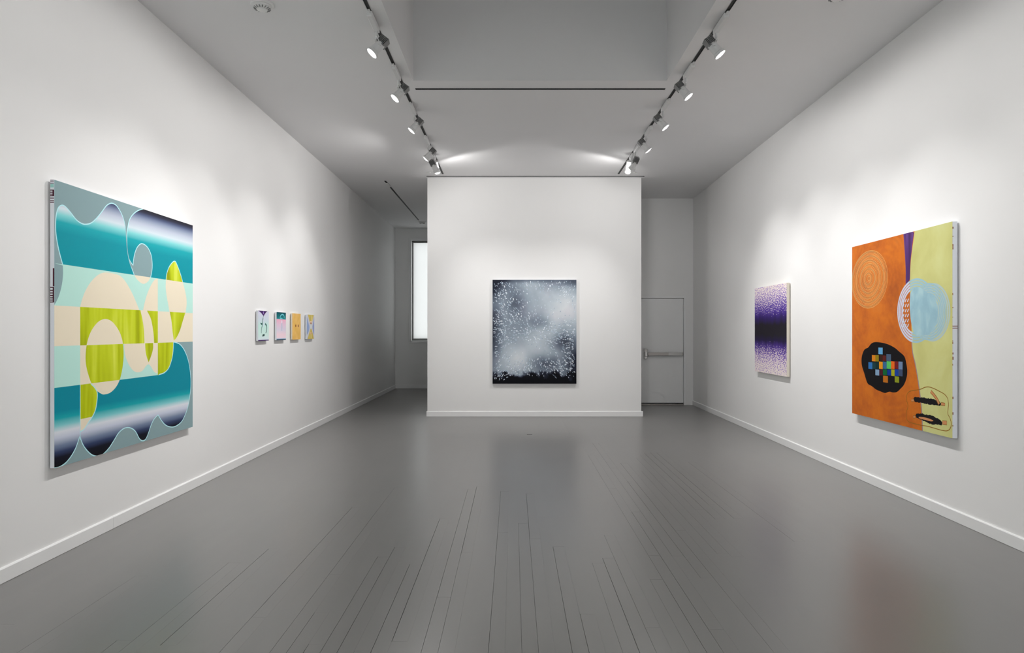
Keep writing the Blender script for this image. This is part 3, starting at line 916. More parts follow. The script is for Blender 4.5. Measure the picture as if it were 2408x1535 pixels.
def paint_orange(p, t):
    A = ART_R
    orange = orange_mat()
    lime = streaks('pale_lime_paint', [(0.3, (192, 190, 120)), (0.5, (204, 203, 134)), (0.7, (210, 212, 148))], (4, 4), 0.6, 5.0)
    violet = streaks('violet_paint', [(0.3, (72, 40, 92)), (0.5, (92, 56, 120)), (0.72, (116, 82, 148))], (34, 2.0))
    p.rect(0, 0, 1, 1, orange)
    p.up()
    e = catmull(A['edge'])
    e = [(e[0][0], 1.0)] + e[1:-1] + [(e[-1][0], 0.0)]
    p.poly(e + [(1, 0), (1, 1)], lime)
    pv = [(0.578, 1.0), (0.667, 1.0)] + catmull(A['purple'][1:6])[1:] + catmull(A['purple'][5:])[1:]
    p.up()
    p.poly(pv, violet)
    ex = [q for q in e if q[1] < 0.5]
    p.ribbon(ex, 0.012, flat((150, 128, 138)))
    p.up()
    # fine concentric rings, upper part of the orange field
    cr = flat((216, 168, 104)); cr2 = flat((176, 150, 100)); cr3 = flat((224, 148, 84))
    for k in range(1, 27):
        q = k / 26.0
        p.ribbon(ring((0.205 + 0.004 * math.sin(k), 0.790 + 0.006 * (1 - q)), (0.208, 0.166), q, 80, 0.012, 1.2), 0.0046, (cr, cr2, cr, cr3)[k % 4], True)
    # pale blue double rings
    blue = flat((158, 192, 202)); blue2 = flat((178, 198, 196)); lav = flat((198, 206, 224))
    c1, r1, c2, r2 = (0.694, 0.5975), (0.174, 0.160), (0.838, 0.5855), (0.143, 0.138)
    def edge_u(v):
        for a, b in zip(e, e[1:]):
            if b[1] <= v <= a[1] and a[1] != b[1]:
                s = (a[1] - v) / (a[1] - b[1])
                return a[0] + s * (b[0] - a[0])
        return 0.62
    def split_ring(c, r, q, wd, m_in, m_out):
        pts = ring(c, r, q, 90)
        for i in range(90):
            a, b = pts[i], pts[(i + 1) % 90]
            p.ribbon([a, b], wd, m_out if a[0] < edge_u(a[1]) else m_in)
    for q in (0.985, 0.90, 0.815, 0.73):
        split_ring(c1, r1, q, 0.018, blue, lav)
    p.up()
    for q in (0.985, 0.885, 0.785, 0.685, 0.585, 0.485, 0.385):
        split_ring(c2, r2, q, 0.018, blue2, lav)
    p.up()
    for q in (0.985, 0.90, 0.815, 0.73, 0.64):
        split_ring((c2[0] - 0.035, c2[1] + 0.004), (r2[0] * 1.05, r2[1]), q, 0.014, blue, lav)
    p.up()
    core = catmull([(0.655, 0.70), (0.72, 0.715), (0.79, 0.685), (0.850, 0.665), (0.886, 0.60), (0.872, 0.53), (0.825, 0.485), (0.76, 0.475), (0.69, 0.475),
                    (0.655, 0.53), (0.640, 0.60), (0.640, 0.66)], True)
    p.poly(core, streaks('pale_blue_paint', [(0.35, (146, 182, 196)), (0.5, (154, 190, 202)), (0.68, (170, 202, 208))], (16, 9), 0.6, 3.0))
    # lavender crossings left of the seam
    for k in range(6):
        v0 = 0.515 + k * 0.026
        for j in range(3):
            u = 0.572 + j * 0.022
            p.ribbon([(u, v0), (u + 0.012, v0 + 0.016)], 0.013, lav)
    # black patch with the mosaic
    p.up()
    p.poly(catmull(A['blob'], True, 3), flat((14, 12, 16)))
    p.up()
    for u0, v0, u1, v1, c in SQUARES:
        p.rect(u0, v0, u1, v1, flat(c))
    # scribbled loop and bars
    p.up()
    brown = flat((148, 104, 38)); ink = flat((24, 22, 26)); tan = flat((206, 142, 96))
    p.ribbon(catmull(A['loop'], True), 0.0065, brown, True)
    p.up()
    def rough_edge(pts, amp):
        rr = random.Random(5)
        return [(u + rr.uniform(-amp, amp), v + rr.uniform(-amp, amp)) for u, v in catmull(pts, True, 6)]
    p.poly(rough_edge(A['bar1'], 0.0025), ink)
    p.poly(rough_edge(A['bar2'], 0.0025), ink)
    E_ = A['ends']
    for k in range(4):
        q = E_[4 * k:4 * k + 4]
        p.poly(q, tan)
    p.up()
    for k in range(4):
        p.ribbon(E_[4 * k:4 * k + 4], 0.005, brown, True)
    p.poly(catmull(A['bar2in'], True), tan)
    p.ribbon(catmull(A['stick']), 0.03, brown)
    p.up()
    p.ribbon(catmull(A['stick']), 0.018, tan)
    # marks on the side edge
    xs = p.w / 2 - 0.0006
    mk = flat((140, 96, 84))
    for z in ((1031 - 767) / 510 * p.h, (1031 - 772) / 510 * p.h):
        box('edge_mark', (xs, -p.d, z - 0.003), (xs + 0.0014, 0, z + 0.003), mk, t)
    rr = random.Random(2)
    for _ in range(16):
        z = rr.uniform(0.05, p.h - 0.05)
        box('edge_mark', (xs, -p.d, z), (xs + 0.0013, -p.d + rr.uniform(0.003, 0.008), z + rr.uniform(0.005, 0.025)), mk, t)

# ---- the violet band canvas
def violet_band_mat():
    m, nt, b = new_mat('violet_stipple_paint')
    tc, sp = uv_nodes(nt)
    mp = N(nt, 'ShaderNodeMapping')
    mp.inputs['Scale'].default_value = (40, 105, 1)
    nz = N(nt, 'ShaderNodeTexNoise')
    nz.inputs['Scale'].default_value = 1.0
    nz.inputs['Detail'].default_value = 0.6
    nt.links.new(tc.outputs[0], mp.inputs['Vector'])
    nt.links.new(mp.outputs[0], nz.inputs['Vector'])
    # slow sideways wander of the band
    mp2 = N(nt, 'ShaderNodeMapping')
    mp2.inputs['Scale'].default_value = (9, 1.2, 1)
    nz2 = N(nt, 'ShaderNodeTexNoise')
    nz2.inputs['Scale'].default_value = 1.0
    nz2.inputs['Detail'].default_value = 3
    nt.links.new(tc.outputs[0], mp2.inputs['Vector'])
    nt.links.new(mp2.outputs[0], nz2.inputs['Vector'])
    wa = N(nt, 'ShaderNodeMath', operation='MULTIPLY_ADD')
    wa.inputs[1].default_value = 0.13
    nt.links.new(nz2.outputs['Fac'], wa.inputs[0])
    nt.links.new(sp.outputs['Y'], wa.inputs[2])
    sb = N(nt, 'ShaderNodeMath', operation='SUBTRACT')
    sb.inputs[1].default_value = 0.065
    nt.links.new(wa.outputs[0], sb.inputs[0])
    g = lambda x: (x, x, x, 1)
    dens = ramp(nt, [(0.0, g(0.38)), (0.10, g(0.44)), (0.20, g(0.515)), (0.29, g(0.61)), (0.36, g(0.80)), (0.62, g(0.95)), (0.70, g(0.66)), (0.80, g(0.56)), (0.90, g(0.49)), (1.0, g(0.41))])
    nt.links.new(sb.outputs[0], dens.inputs['Fac'])
    df = N(nt, 'ShaderNodeMath', operation='SUBTRACT')
    nt.links.new(dens.outputs['Color'], df.inputs[0])
    nt.links.new(nz.outputs['Fac'], df.inputs[1])
    mr = N(nt, 'ShaderNodeMapRange')
    mr.inputs['From Min'].default_value = -0.025
    mr.inputs['From Max'].default_value = 0.025
    nt.links.new(df.outputs[0], mr.inputs['Value'])
    pig = ramp(nt, [(0.0, paint_rgb((150, 118, 186))), (0.2, paint_rgb((104, 76, 160))), (0.30, paint_rgb((66, 40, 128))), (0.375, paint_rgb((28, 16, 58))), (0.44, paint_rgb((22, 18, 28))),
                    (0.56, paint_rgb((22, 16, 28))), (0.64, paint_rgb((40, 20, 88))), (0.72, paint_rgb((70, 44, 136))), (0.84, paint_rgb((104, 80, 160))), (1.0, paint_rgb((150, 120, 186)))])
    nt.links.new(sb.outputs[0], pig.inputs['Fac'])
    mx = N(nt, 'ShaderNodeMix', data_type='RGBA')
    mx.inputs['A'].default_value = paint_rgb((220, 208, 204))
    nt.links.new(pig.outputs['Color'], mx.inputs['B'])
    nt.links.new(mr.outputs['Result'], mx.inputs['Factor'])
    nt.links.new(mx.outputs['Result'], b.inputs['Base Color'])
    b.inputs['Roughness'].default_value = 0.7
    b.inputs['Specular IOR Level'].default_value = 0.2
    return m

def paint_violet(p, t):
    p.rect(0, 0, 1, 1, violet_band_mat())

# ---- the dark speckled canvas on the central wall
def mist_mat():
    m, nt, b = new_mat('silver_mist_paint')
    tc, sp = uv_nodes(nt)
    n1 = N(nt, 'ShaderNodeTexNoise')
    n1.inputs['Scale'].default_value = 3.2
    n1.inputs['Detail'].default_value = 4
    nt.links.new(tc.outputs[0], n1.inputs['Vector'])
    acc = N(nt, 'ShaderNodeMath', operation='MULTIPLY_ADD')
    acc.inputs[1].default_value = 0.55
    acc.inputs[2].default_value = 0.30
    nt.links.new(n1.outputs['Fac'], acc.inputs[0])
    cur = acc.outputs[0]
    def blob(u, v, ru, rv, amp, cur):
        s = N(nt, 'ShaderNodeVectorMath', operation='SUBTRACT')
        s.inputs[1].default_value = (u, v, 0)
        nt.links.new(tc.outputs[0], s.inputs[0])
        d = N(nt, 'ShaderNodeVectorMath', operation='DIVIDE')
        d.inputs[1].default_value = (ru, rv, 1)
        nt.links.new(s.outputs[0], d.inputs[0])
        l = N(nt, 'ShaderNodeVectorMath', operation='LENGTH')
        nt.links.new(d.outputs[0], l.inputs[0])
        r = N(nt, 'ShaderNodeMapRange', interpolation_type='SMOOTHSTEP')
        r.inputs['From Min'].default_value = 0.0
        r.inputs['From Max'].default_value = 1.0
        r.inputs['To Min'].default_value = amp
        r.inputs['To Max'].default_value = 0.0
        nt.links.new(l.outputs['Value'], r.inputs['Value'])
        a = N(nt, 'ShaderNodeMath', operation='ADD')
        nt.links.new(cur, a.inputs[0])
        nt.links.new(r.outputs['Result'], a.inputs[1])
        return a.outputs[0]
    for args in ((0.84, 0.72, 0.42, 0.32, 0.42), (0.48, 0.36, 0.42, 0.26, 0.26), (0.25, 0.20, 0.28, 0.22, 0.28), (0.45, 0.85, 0.4, 0.22, 0.10),
                 (0.30, 0.78, 0.20, 0.24, -0.24), (0.02, 0.95, 0.26, 0.22, -0.45), (0.0, 0.5, 0.16, 0.45, -0.40), (1.03, 0.20, 0.28, 0.30, -0.50),
                 (0.82, 0.40, 0.24, 0.12, -0.26), (0.58, 0.60, 0.2, 0.1, -0.14), (1.0, 0.99, 0.30, 0.10, -0.30), (0.62, 0.20, 0.26, 0.14, -0.22),
                 (0.40, 1.0, 0.6, 0.05, -0.25)):
        cur = blob(*args, cur)
    # black ground rising unevenly from the bottom edge
    n2 = N(nt, 'ShaderNodeTexNoise')
    n2.inputs['Scale'].default_value = 7.0
    n2.inputs['Detail'].default_value = 4
    nt.links.new(tc.outputs[0], n2.inputs['Vector'])
    h = N(nt, 'ShaderNodeMath', operation='MULTIPLY_ADD')
    h.inputs[1].default_value = -0.30
    nt.links.new(n2.outputs['Fac'], h.inputs[0])
    nt.links.new(sp.outputs['Y'], h.inputs[2])
    r = N(nt, 'ShaderNodeMapRange', interpolation_type='SMOOTHSTEP')
    r.inputs['From Min'].default_value = -0.085
    r.inputs['From Max'].default_value = -0.025
    r.inputs['To Min'].default_value = 0.0
    r.inputs['To Max'].default_value = 1.0
    nt.links.new(h.outputs[0], r.inputs['Value'])
    mu = N(nt, 'ShaderNodeMath', operation='MULTIPLY')
    nt.links.new(cur, mu.inputs[0])
    nt.links.new(r.outputs['Result'], mu.inputs[1])
    col = ramp(nt, [(0.0, paint_rgb((6, 7, 14))), (0.2, paint_rgb((38, 42, 56))), (0.42, paint_rgb((98, 108, 122))), (0.62, paint_rgb((142, 154, 166))), (0.82, paint_rgb((178, 188, 196))), (1.0, paint_rgb((204, 208, 212)))])
    nt.links.new(mu.outputs[0], col.inputs['Fac'])
    n3 = N(nt, 'ShaderNodeTexNoise')
    n3.inputs['Scale'].default_value = 4.5
    mp = N(nt, 'ShaderNodeMapping')
    mp.inputs['Location'].default_value = (7.3, 2.1, 0)
    nt.links.new(tc.outputs[0], mp.inputs['Vector'])
    nt.links.new(mp.outputs[0], n3.inputs['Vector'])
    mr = N(nt, 'ShaderNodeMapRange')
    mr.inputs['From Min'].default_value = 0.5
    mr.inputs['From Max'].default_value = 0.75
    mr.inputs['To Max'].default_value = 0.45
    nt.links.new(n3.outputs['Fac'], mr.inputs['Value'])
    mx = N(nt, 'ShaderNodeMix', data_type='RGBA', blend_type='MULTIPLY')
    mx.inputs['B'].default_value = (1.0, 0.86, 0.92, 1)
    nt.links.new(mr.outputs['Result'], mx.inputs['Factor'])
    nt.links.new(col.outputs['Color'], mx.inputs['A'])
    nt.links.new(mx.outputs['Result'], b.inputs['Base Color'])
    b.inputs['Roughness'].default_value = 0.45
    b.inputs['Specular IOR Level'].default_value = 0.12
    return m

def paint_mist(p, t):
    p.rect(0, 0, 1, 1, mist_mat())
    p.up()
    rr = random.Random(21)
    tones = [flat((194, 205, 214)), flat((166, 182, 196)), flat((180, 188, 202)), flat((148, 164, 180)), flat((218, 224, 230))]
    dens = [  # u, v, spread u, spread v, weight
        (0.12, 0.88, 0.10, 0.10, 90), (0.10, 0.55, 0.10, 0.16, 170), (0.28, 0.62, 0.14, 0.12, 110), (0.10, 0.30, 0.08, 0.14, 80), (0.36, 0.17, 0.14, 0.05, 130),
        (0.72, 0.53, 0.16, 0.07, 130), (0.80, 0.40, 0.14, 0.10, 110), (0.78, 0.16, 0.12, 0.05, 110), (0.93, 0.26, 0.05, 0.10, 80), (0.55, 0.95, 0.28, 0.03, 60),
        (0.60, 0.80, 0.25, 0.12, 60), (0.9, 0.92, 0.08, 0.06, 40), (0.30, 0.80, 0.10, 0.10, 40), (0.12, 0.10, 0.08, 0.05, 40), (0.97, 0.6, 0.03, 0.2, 36), (0.45, 0.48, 0.14, 0.05, 60)]
    k = 0
    for u0, v0, su, sv, n in dens:
        for _ in range(int(n * 1.25)):
            u, v = rr.gauss(u0, su), rr.gauss(v0, sv)
            if not (0.012 < u < 0.988 and 0.035 < v < 0.988):
                continue
            a = math.atan2((v - 0.45) * p.h, (u - 0.5) * p.w) + rr.uniform(-0.35, 0.35)
            ln, wd = rr.uniform(0.008, 0.021), rr.uniform(0.0035, 0.0085)
            pts = []
            for j in range(7):
                q = 2 * math.pi * j / 7
                x_, z_ = ln * math.cos(q) * rr.uniform(0.75, 1.1), wd * math.sin(q) * rr.uniform(0.75, 1.1)
                pts.append((u + (x_ * math.cos(a) - z_ * math.sin(a)) / p.w, v + (x_ * math.sin(a) + z_ * math.cos(a)) / p.h))
            p.layer = 1 + k % 12
            p.poly(pts, tones[rr.randrange(5)])
            k += 1

# ---- the four small canvases
def paint_small_mint(p, t):
    S = ART_S
    p.rect(0, 0, 1, 1, gradient_v('mint_lilac_paint', 1.0, 0.0, [(0, (204, 200, 222)), (0.3, (196, 208, 218)), (0.5, (186, 220, 212)), (0.8, (196, 222, 216)), (1, (208, 218, 226))]))
    p.up()
    violet = flat((62, 30, 92)); green = flat((62, 100, 98)); white = flat((224, 226, 236))
    tr = S['s1_tri']
    p.poly([(0, 1.0), (1, 1.0)] + catmull(tr[1:6])[1:] + catmull(tr[5:])[1:], violet)
    p.rect(0, 0, 1, 0.03, violet)
    p.ribbon(catmull(tr[1:6]), 0.010, white)
    p.ribbon(catmull(S['s1_c1']), lambda s: 0.022 - 0.011 * s, green)
    p.ribbon(catmull(S['s1_c2']), lambda s: 0.026 - 0.012 * s, green)
    p.up()
    p.poly(S['s1_bow'], flat((34, 84, 80)))
    p.ribbon(S['s1_smile'], 0.024, flat((40, 66, 64)))
    p.ribbon([(0.5, 0.80), (0.52, 0.66), (0.5, 0.45)], 0.02, flat((206, 214, 226)))
    p.poly(ring((0.486, 0.935), (0.035, 0.045), 1, 16), flat((168, 140, 200)))

def paint_small_pink(p, t):
    S = ART_S
    p.rect(0, 0, 1, 1, gradient_v('pink_blush_paint', 0.75, 0.06, [(0, (224, 164, 186)), (0.25, (216, 184, 204)), (0.55, (206, 198, 214)), (0.8, (228, 200, 210)), (1, (226, 204, 214))]))
    p.up()
    p.poly([(0, 0.755), (1, 0.745), (1, 1), (0, 1)], gradient_v('deep_teal_paint', 1.0, 0.745, [(0, (0, 70, 82)), (0.7, (0, 108, 114)), (1, (40, 140, 148))]))
    p.rect(0, 0, 1, 0.035, flat((36, 66, 86)))
    p.rect(0, 0.035, 1, 0.062, flat((156, 178, 200)))
    p.up()
    p.ribbon(catmull(S['s2_arc']), 0.016, flat((112, 192, 204)))
    p.ribbon([(0.36, 0.79), (0.62, 0.775)], 0.014, flat((100, 184, 196)))
    p.poly(ring((0.55, 0.66), (0.05, 0.06), 1, 16), flat((226, 218, 232)))
    for k in range(4):
        p.ribbon(catmull([(0.45 + 0.06 * k, 0.60), (0.62 - 0.05 * k, 0.48), (0.48 + 0.04 * k, 0.34)]), 0.012, flat((190, 194, 212)))

def paint_small_ochre(p, t):
    S = ART_S
    p.rect(0, 0, 1, 1, streaks('ochre_wash_paint', [(0.3, (214, 168, 84)), (0.5, (222, 178, 98)), (0.7, (226, 182, 118))], (3, 3), 0.6, 4))
    p.up()
    red = flat((116, 58, 30))
    a, b, c, d_ = S['s3']
    for q0, q1 in ((a, b), (c, d_)):
        mid = ((q0[0] + q1[0]) / 2 - 0.01, (q0[1] + q1[1]) / 2)
        p.ribbon(catmull([q0, mid, q1]), lambda s: 0.014 + 0.024 * math.sin(math.pi * s), red)

def paint_small_hourglass(p, t):
    p.rect(0, 0, 1, 1, flat((196, 196, 206)))
    p.up()
    p.poly(catmull([(0.0, 0.93), (0.24, 0.62), (0.34, 0.50), (0.24, 0.30), (0.0, 0.16)]), flat((142, 160, 200)))
    p.poly(catmull([(1.0, 0.93), (0.84, 0.62), (0.76, 0.50), (0.84, 0.30), (1.0, 0.16)]), flat((142, 154, 196)))
    och = streaks('ochre_fan_paint', [(0.3, (186, 160, 74)), (0.5, (200, 180, 88)), (0.7, (212, 196, 130))], (14, 2))
    p.poly([(0.14, 1.0), (0.95, 1.0), (0.72, 0.70), (0.36, 0.70)], och)
    p.poly([(0.10, 0.0), (0.97, 0.0), (0.70, 0.34), (0.55, 0.46), (0.40, 0.34)], och)
    p.up()
    p.poly(ring((0.55, 0.68), (0.15, 0.07), 1, 20), flat((222, 196, 176)))
    p.poly(ring((0.55, 0.52), (0.17, 0.10), 1, 20), flat((204, 208, 208)))
    p.poly(ring((0.55, 0.24), (0.11, 0.05), 1, 20), flat((224, 190, 160)))
    p.ribbon([(0.55, 0.22), (0.55, 0.02)], 0.02, flat((226, 204, 150)))
    p.ribbon([(0.55, 0.99), (0.55, 0.78)], 0.02, flat((220, 206, 150)))
    p.up()
    p.ribbon(ring((0.55, 0.645), (0.12, 0.02), 1, 16), 0.010, flat((168, 122, 90)), True)
    p.ribbon(ring((0.55, 0.23), (0.04, 0.02), 1, 16), 0.008, flat((190, 130, 110)), True)

def on_left(name, label, y0, y1, z0, z1, gap, D, edge, fn):
    yc = (y0 + y1) / 2
    return stretched_canvas(name, label, (x_left(yc) + gap, yc, z0), R(90) + 0.0028, y1 - y0, z1 - z0, D, edge, fn)
def on_right(name, label, y0, y1, z0, z1, gap, D, edge, fn):
    yc = (y0 + y1) / 2
    return stretched_canvas(name, label, (x_right(yc) - gap, yc, z0), R(-90) - math.atan(0.0191), y1 - y0, z1 - z0, D, edge, fn)

on_left('abstract_painting', 'large square teal, lime and cream abstract canvas with wavy outlines', 4.530, 6.497, 0.608, 2.524, 0.013, 0.028, M['canvas'], paint_teal)
on_left('small_painting', 'small mint canvas with a violet triangle at its top', 8.196, 8.555, 1.40, 1.766, 0.010, 0.024, M['canvas'], paint_small_mint)
on_left('small_painting', 'small pink canvas with a dark teal upper quarter', 8.839, 9.204, 1.40, 1.766, 0.010, 0.024, M['canvas'], paint_small_pink)
on_left('small_painting', 'small plain ochre canvas with two brown dashes', 9.474, 9.850, 1.40, 1.766, 0.010, 0.024, M['ochre_edge'] if 'ochre_edge' in M else M['raw_canvas'], paint_small_ochre)
on_left('small_painting', 'small canvas with an ochre hourglass between blue sides', 10.147, 10.525, 1.40, 1.766, 0.010, 0.024, M['canvas'], paint_small_hourglass)
stretched_canvas('abstract_painting', 'dark canvas of silver mist and white flecks on the central wall', ((-0.3675 + 1.119) / 2, Y_PART - 0.010, 0.585), 0.0, 1.486, 1.841, 0.035, M['dark_edge'] if 'dark_edge' in M else M['canvas'], paint_mist)
on_right('abstract_painting', 'cream canvas with a blurred black and violet band', 8.852, 10.087, 0.9265, 2.146, 0.010, 0.040, M['raw_canvas'], paint_violet)
PAINT_GAIN[0] = 1.0
on_right('abstract_painting', 'large orange and pale lime canvas with rings and a black mosaic patch', 5.4075, 7.0725, 0.669, 2.388, 0.010, 0.040, M['canvas'], paint_orange)

# ------------------------------------------------------------------ ceiling tracks
def ceiling_track(label, a, b, wd=0.03):
    a, b = Vector(a), Vector(b)
    t = thing('ceiling_track', label, 'light track', (a + b) / 2, 0.0)
    L = (b - a).length
    d = (b - a).normalized()
    ang = math.atan2(d.y, d.x)
    t.rotation_euler = (0, 0, ang)
    h = 0.006
    bm = bmesh.new()
    add_box(bm, (-L / 2, -wd / 2, -h), (L / 2, -wd / 2 + 0.006, 0))
    add_box(bm, (-L / 2, wd / 2 - 0.006, -h), (L / 2, wd / 2, 0))
    add_box(bm, (-L / 2, -wd / 2 + 0.006, -0.0015), (L / 2, wd / 2 - 0.006, 0))
    link('channel', bm, M['black'], t)
    for s in (-1, 1):
        box('end_cap', (s * L / 2 - 0.004, -wd / 2 - 0.001, -h - 0.001), (s * L / 2 + 0.004, wd / 2 + 0.001, 0), M['black'], t)
    return t
TX_L, TX_R = -1.22, 1.82
ceiling_track('long black ceiling track on the side of the teal canvas', (TX_L, 0.6, CEIL), (TX_L, 11.80, CEIL))
ceiling_track('long black ceiling track on the side of the orange canvas', (TX_R, 0.6, CEIL), (TX_R, 11.80, CEIL))
ceiling_track('empty black cross track along the edge of the light well', (-1.094, 7.67, CEIL), (1.701, 7.67, CEIL), 0.032)
ceiling_track('thin ceiling track right above the face of the central wall', (-1.52, 12.0, CEIL), (2.30, 12.0, CEIL), 0.022)
ct = ceiling_track('short ceiling track in the dark passage to the window', (-2.322, 12.37, CEIL), (-2.322, 16.73, CEIL), 0.03)
box('feed_box', (-2.03, -0.02, -0.02), (-1.72, 0.02, -0.0062), M['plastic'], ct, 0.003)

# ------------------------------------------------------------------ track spotlights
def orient(axis):
    return Vector((0, 0, -1)).rotation_difference(Vector(axis).normalized())

def spot_light(parent, loc, axis, watts, cone, blend, radius):
    ld = bpy.data.lights.new('lamp_beam', 'SPOT')
    ld.energy = watts
    ld.color = LAMP_COLOR
    ld.spot_size = R(cone)
    ld.spot_blend = blend
    ld.shadow_soft_size = radius
    lo = bpy.data.objects.new('lamp_beam', ld)
    C.objects.link(lo)
    lo.parent = parent
    lo.location = loc
    lo.rotation_mode = 'QUATERNION'
    lo.rotation_quaternion = orient(axis)
    return lo

def track_spot(label, tx, lens, target, watts=1.0, cone=82, adapter_back=0.24, spill=1.0, spill_cone=142):
    """White adapter clipped into the track, a yoke and a finned lamp head aimed at the target."""
    base = Vector((tx, lens[1], CEIL))
    t = thing('track_spotlight', label, 'spotlight', base, 0.0, 'white track spotlights')
    beam = (Vector(target) - Vector(lens)).normalized()
    ax = (beam + Vector((beam.x, beam.y, 0)).normalized() * 0.22).normalized()      # head tipped above the beam, which is aimed apart from it
    lp = Vector(lens) - base
    bm = bmesh.new()
    add_box(bm, (-0.024, -adapter_back, -0.055), (0.024, 0.10, -0.007), 0.008)
    add_box(bm, (-0.010, -adapter_back - 0.03, -0.03), (0.010, -adapter_back + 0.01, -0.007), 0.003)
    link('adapter', bm, M['lamp_white'], t)
    hub = lp - ax * 0.085
    pivot = Vector((0, 0.06, -0.052))
    bm = bmesh.new()
    add_lathe(bm, [(0, -0.075), (0.011, -0.075), (0.014, -0.07), (0.014, 0.0), (0, 0.0)], 16, Matrix.Translation(pivot))
    link('stem', bm, M['lamp_white'], t, True)
    bm = bmesh.new()
    p0 = pivot + Vector((0, 0, -0.06))
    side = ax.cross(Vector((0, 0, 1))).normalized()
    for s in (-1, 1):
        a = p0 + side * 0.012 * s
        b = p0 + side * 0.052 * s
        c_ = hub + side * 0.052 * s
        add_bar(bm, a, b, 0.018, 0.006)
        add_bar(bm, b, c_, 0.018, 0.006)
        add_bar(bm, c_ - side * 0.008 * s, c_ + side * 0.006 * s, 0.022, 0.022)
    link('yoke', bm, M['lamp_white'], t)
    # head built around its own axis; -Z is the way it shines
    head_bm = bmesh.new()
    add_lathe(head_bm, [(0, 0.115), (0.036, 0.115), (0.040, 0.110), (0.044, 0.02), (0.052, 0.012), (0.055, -0.012), (0.050, -0.012), (0.046, 0.008), (0, 0.008)], 28)
    head = link('lamp_head', head_bm, M['lamp_white'], t, True)
    head.location = lp
    head.rotation_mode = 'QUATERNION'
    head.rotation_quaternion = orient(ax)
    bm = bmesh.new()
    add_box(bm, (-0.026, -0.026, 0.105), (0.026, 0.026, 0.178))
    for k in range(7):
        x_ = -0.036 + k * 0.012
        add_box(bm, (x_ - 0.0026, -0.036, 0.107), (x_ + 0.0026, 0.036, 0.180))
    add_box(bm, (-0.038, -0.038, 0.100), (0.038, 0.038, 0.108))
    sk = link('heat_sink', bm, M['sink'], head)
    sk['label'] = 'dark grey ribbed heat sink'
    bm = bmesh.new()
    add_lathe(bm, [(0, -0.021), (0.02, -0.0195), (0.036, -0.014), (0.045, -0.006), (0.046, 0.007)], 24)
    ln = link('lens', bm, M['lens'], head, True)
    ln['label'] = 'glowing lamp lens'
    spot_light(t, lp + ax * 0.03, beam, BEAM_W * watts, cone, 1.0, 0.045)
    if spill > 0:
        spot_light(t, lp + ax * 0.03, beam, SPILL_W * spill, spill_cone, 0.35, 0.05)
    return t

def open_spot(label, tx, lens, target, watts=1.0):
    """Open yoke lamp whose bare bright lamp cylinder shows."""
    base = Vector((tx, lens[1], CEIL))
    t = thing('track_spotlight', label, 'spotlight', base, 0.0, 'white track spotlights')
    ax = (Vector(target) - Vector(lens)).normalized()
    lp = Vector(lens) - base
    bm = bmesh.new()
    add_box(bm, (-0.017, -0.12, -0.052), (0.017, 0.14, -0.007), 0.006)
    link('adapter', bm, M['lamp_white'], t)
    bm = bmesh.new()
    add_lathe(bm, [(0, -0.11), (0.013, -0.11), (0.013, 0.0), (0, 0.0)], 16, Matrix.Translation((0, 0, -0.052)))
    link('stem', bm, M['lamp_white'], t, True)
    bm = bmesh.new()
    add_lathe(bm, [(0, 0.16), (0.030, 0.155), (0.040, 0.14), (0.042, 0.125), (0.036, 0.125), (0.034, 0.14), (0, 0.145)], 24)
    for k in range(4):
        a = math.pi / 4 + k * math.pi / 2
        add_bar(bm, (0.040 * math.cos(a), 0.040 * math.sin(a), -0.03), (0.040 * math.cos(a), 0.040 * math.sin(a), 0.13), 0.006, 0.006)
    add_lathe(bm, [(0.042, -0.03), (0.050, -0.03), (0.050, -0.005), (0.042, -0.005), (0.042, -0.03)], 24)
    hd = link('lamp_head', bm, M['lamp_white'], t, True)
    hd.location = lp
    hd.rotation_mode = 'QUATERNION'
    hd.rotation_quaternion = orient(ax * 0.45 + Vector((0, 0, -0.9)))
    bm = bmesh.new()
    add_lathe(bm, [(0, -0.05), (0.028, -0.046), (0.036, -0.03), (0.037, 0.05), (0.028, 0.065), (0.020, 0.075), (0.020, 0.12), (0, 0.124)], 24)
    bl_ = link('bulb', bm, M['bulb'], hd, True)
    bl_['label'] = 'bare glowing lamp cylinder'
    spot_light(t, lp + ax * 0.07, ax, BEAM_W * watts, 80, 1.0, 0.045)
    up = (ax + Vector((0, 0, 0.55))).normalized()
    spot_light(t, lp + Vector((0, 0, -0.06)) + ax * 0.03, up, SPILL_W * 0.6, 176, 0.3, 0.05)
    return t
M['bulb'] = emit_mat('glowing_bulb', LAMP_COLOR, 8.0)

SIDE_L, SIDE_R = 'track beside the teal canvas', 'track beside the orange canvas'
ORD = ['nearest', 'second', 'third', 'fourth']
Z_LENS = 3.975
def lp_(tx, y): return (tx, y, Z_LENS)
for k, (y, tgt, wt, sp, sc_) in enumerate(((6.02, (-3.05, 5.4, 0.8), 1.0, 1.0, 142), (7.19, (-3.05, 6.5, 0.8), 1.0, 1.0, 142), (8.35, (-3.08, 8.1, 0.9), 0.92, 1.0, 142), (9.72, (-3.08, 9.8, 1.2), 0.78, 1.5, 176))):
    track_spot('wall-facing white spotlight, %s from the viewer on the %s' % (ORD[k], SIDE_L), TX_L, lp_(-1.24, y), tgt, wt, spill=sp, spill_cone=sc_)
for k, (y, tgt, wt, sp, sc_) in enumerate(((6.05, (3.5, 5.7, 0.7), 0.85, 1.0, 142), (7.14, (3.5, 6.7, 0.8), 0.85, 1.0, 142), (8.22, (3.55, 7.9, 0.9), 0.92, 1.0, 142), (9.27, (3.55, 9.3, 0.9), 1.0, 0.8, 165))):
    track_spot('wall-facing white spotlight, %s from the viewer on the %s' % (ORD[k], SIDE_R), TX_R, lp_(1.828, y), tgt, wt, spill=sp, spill_cone=sc_)
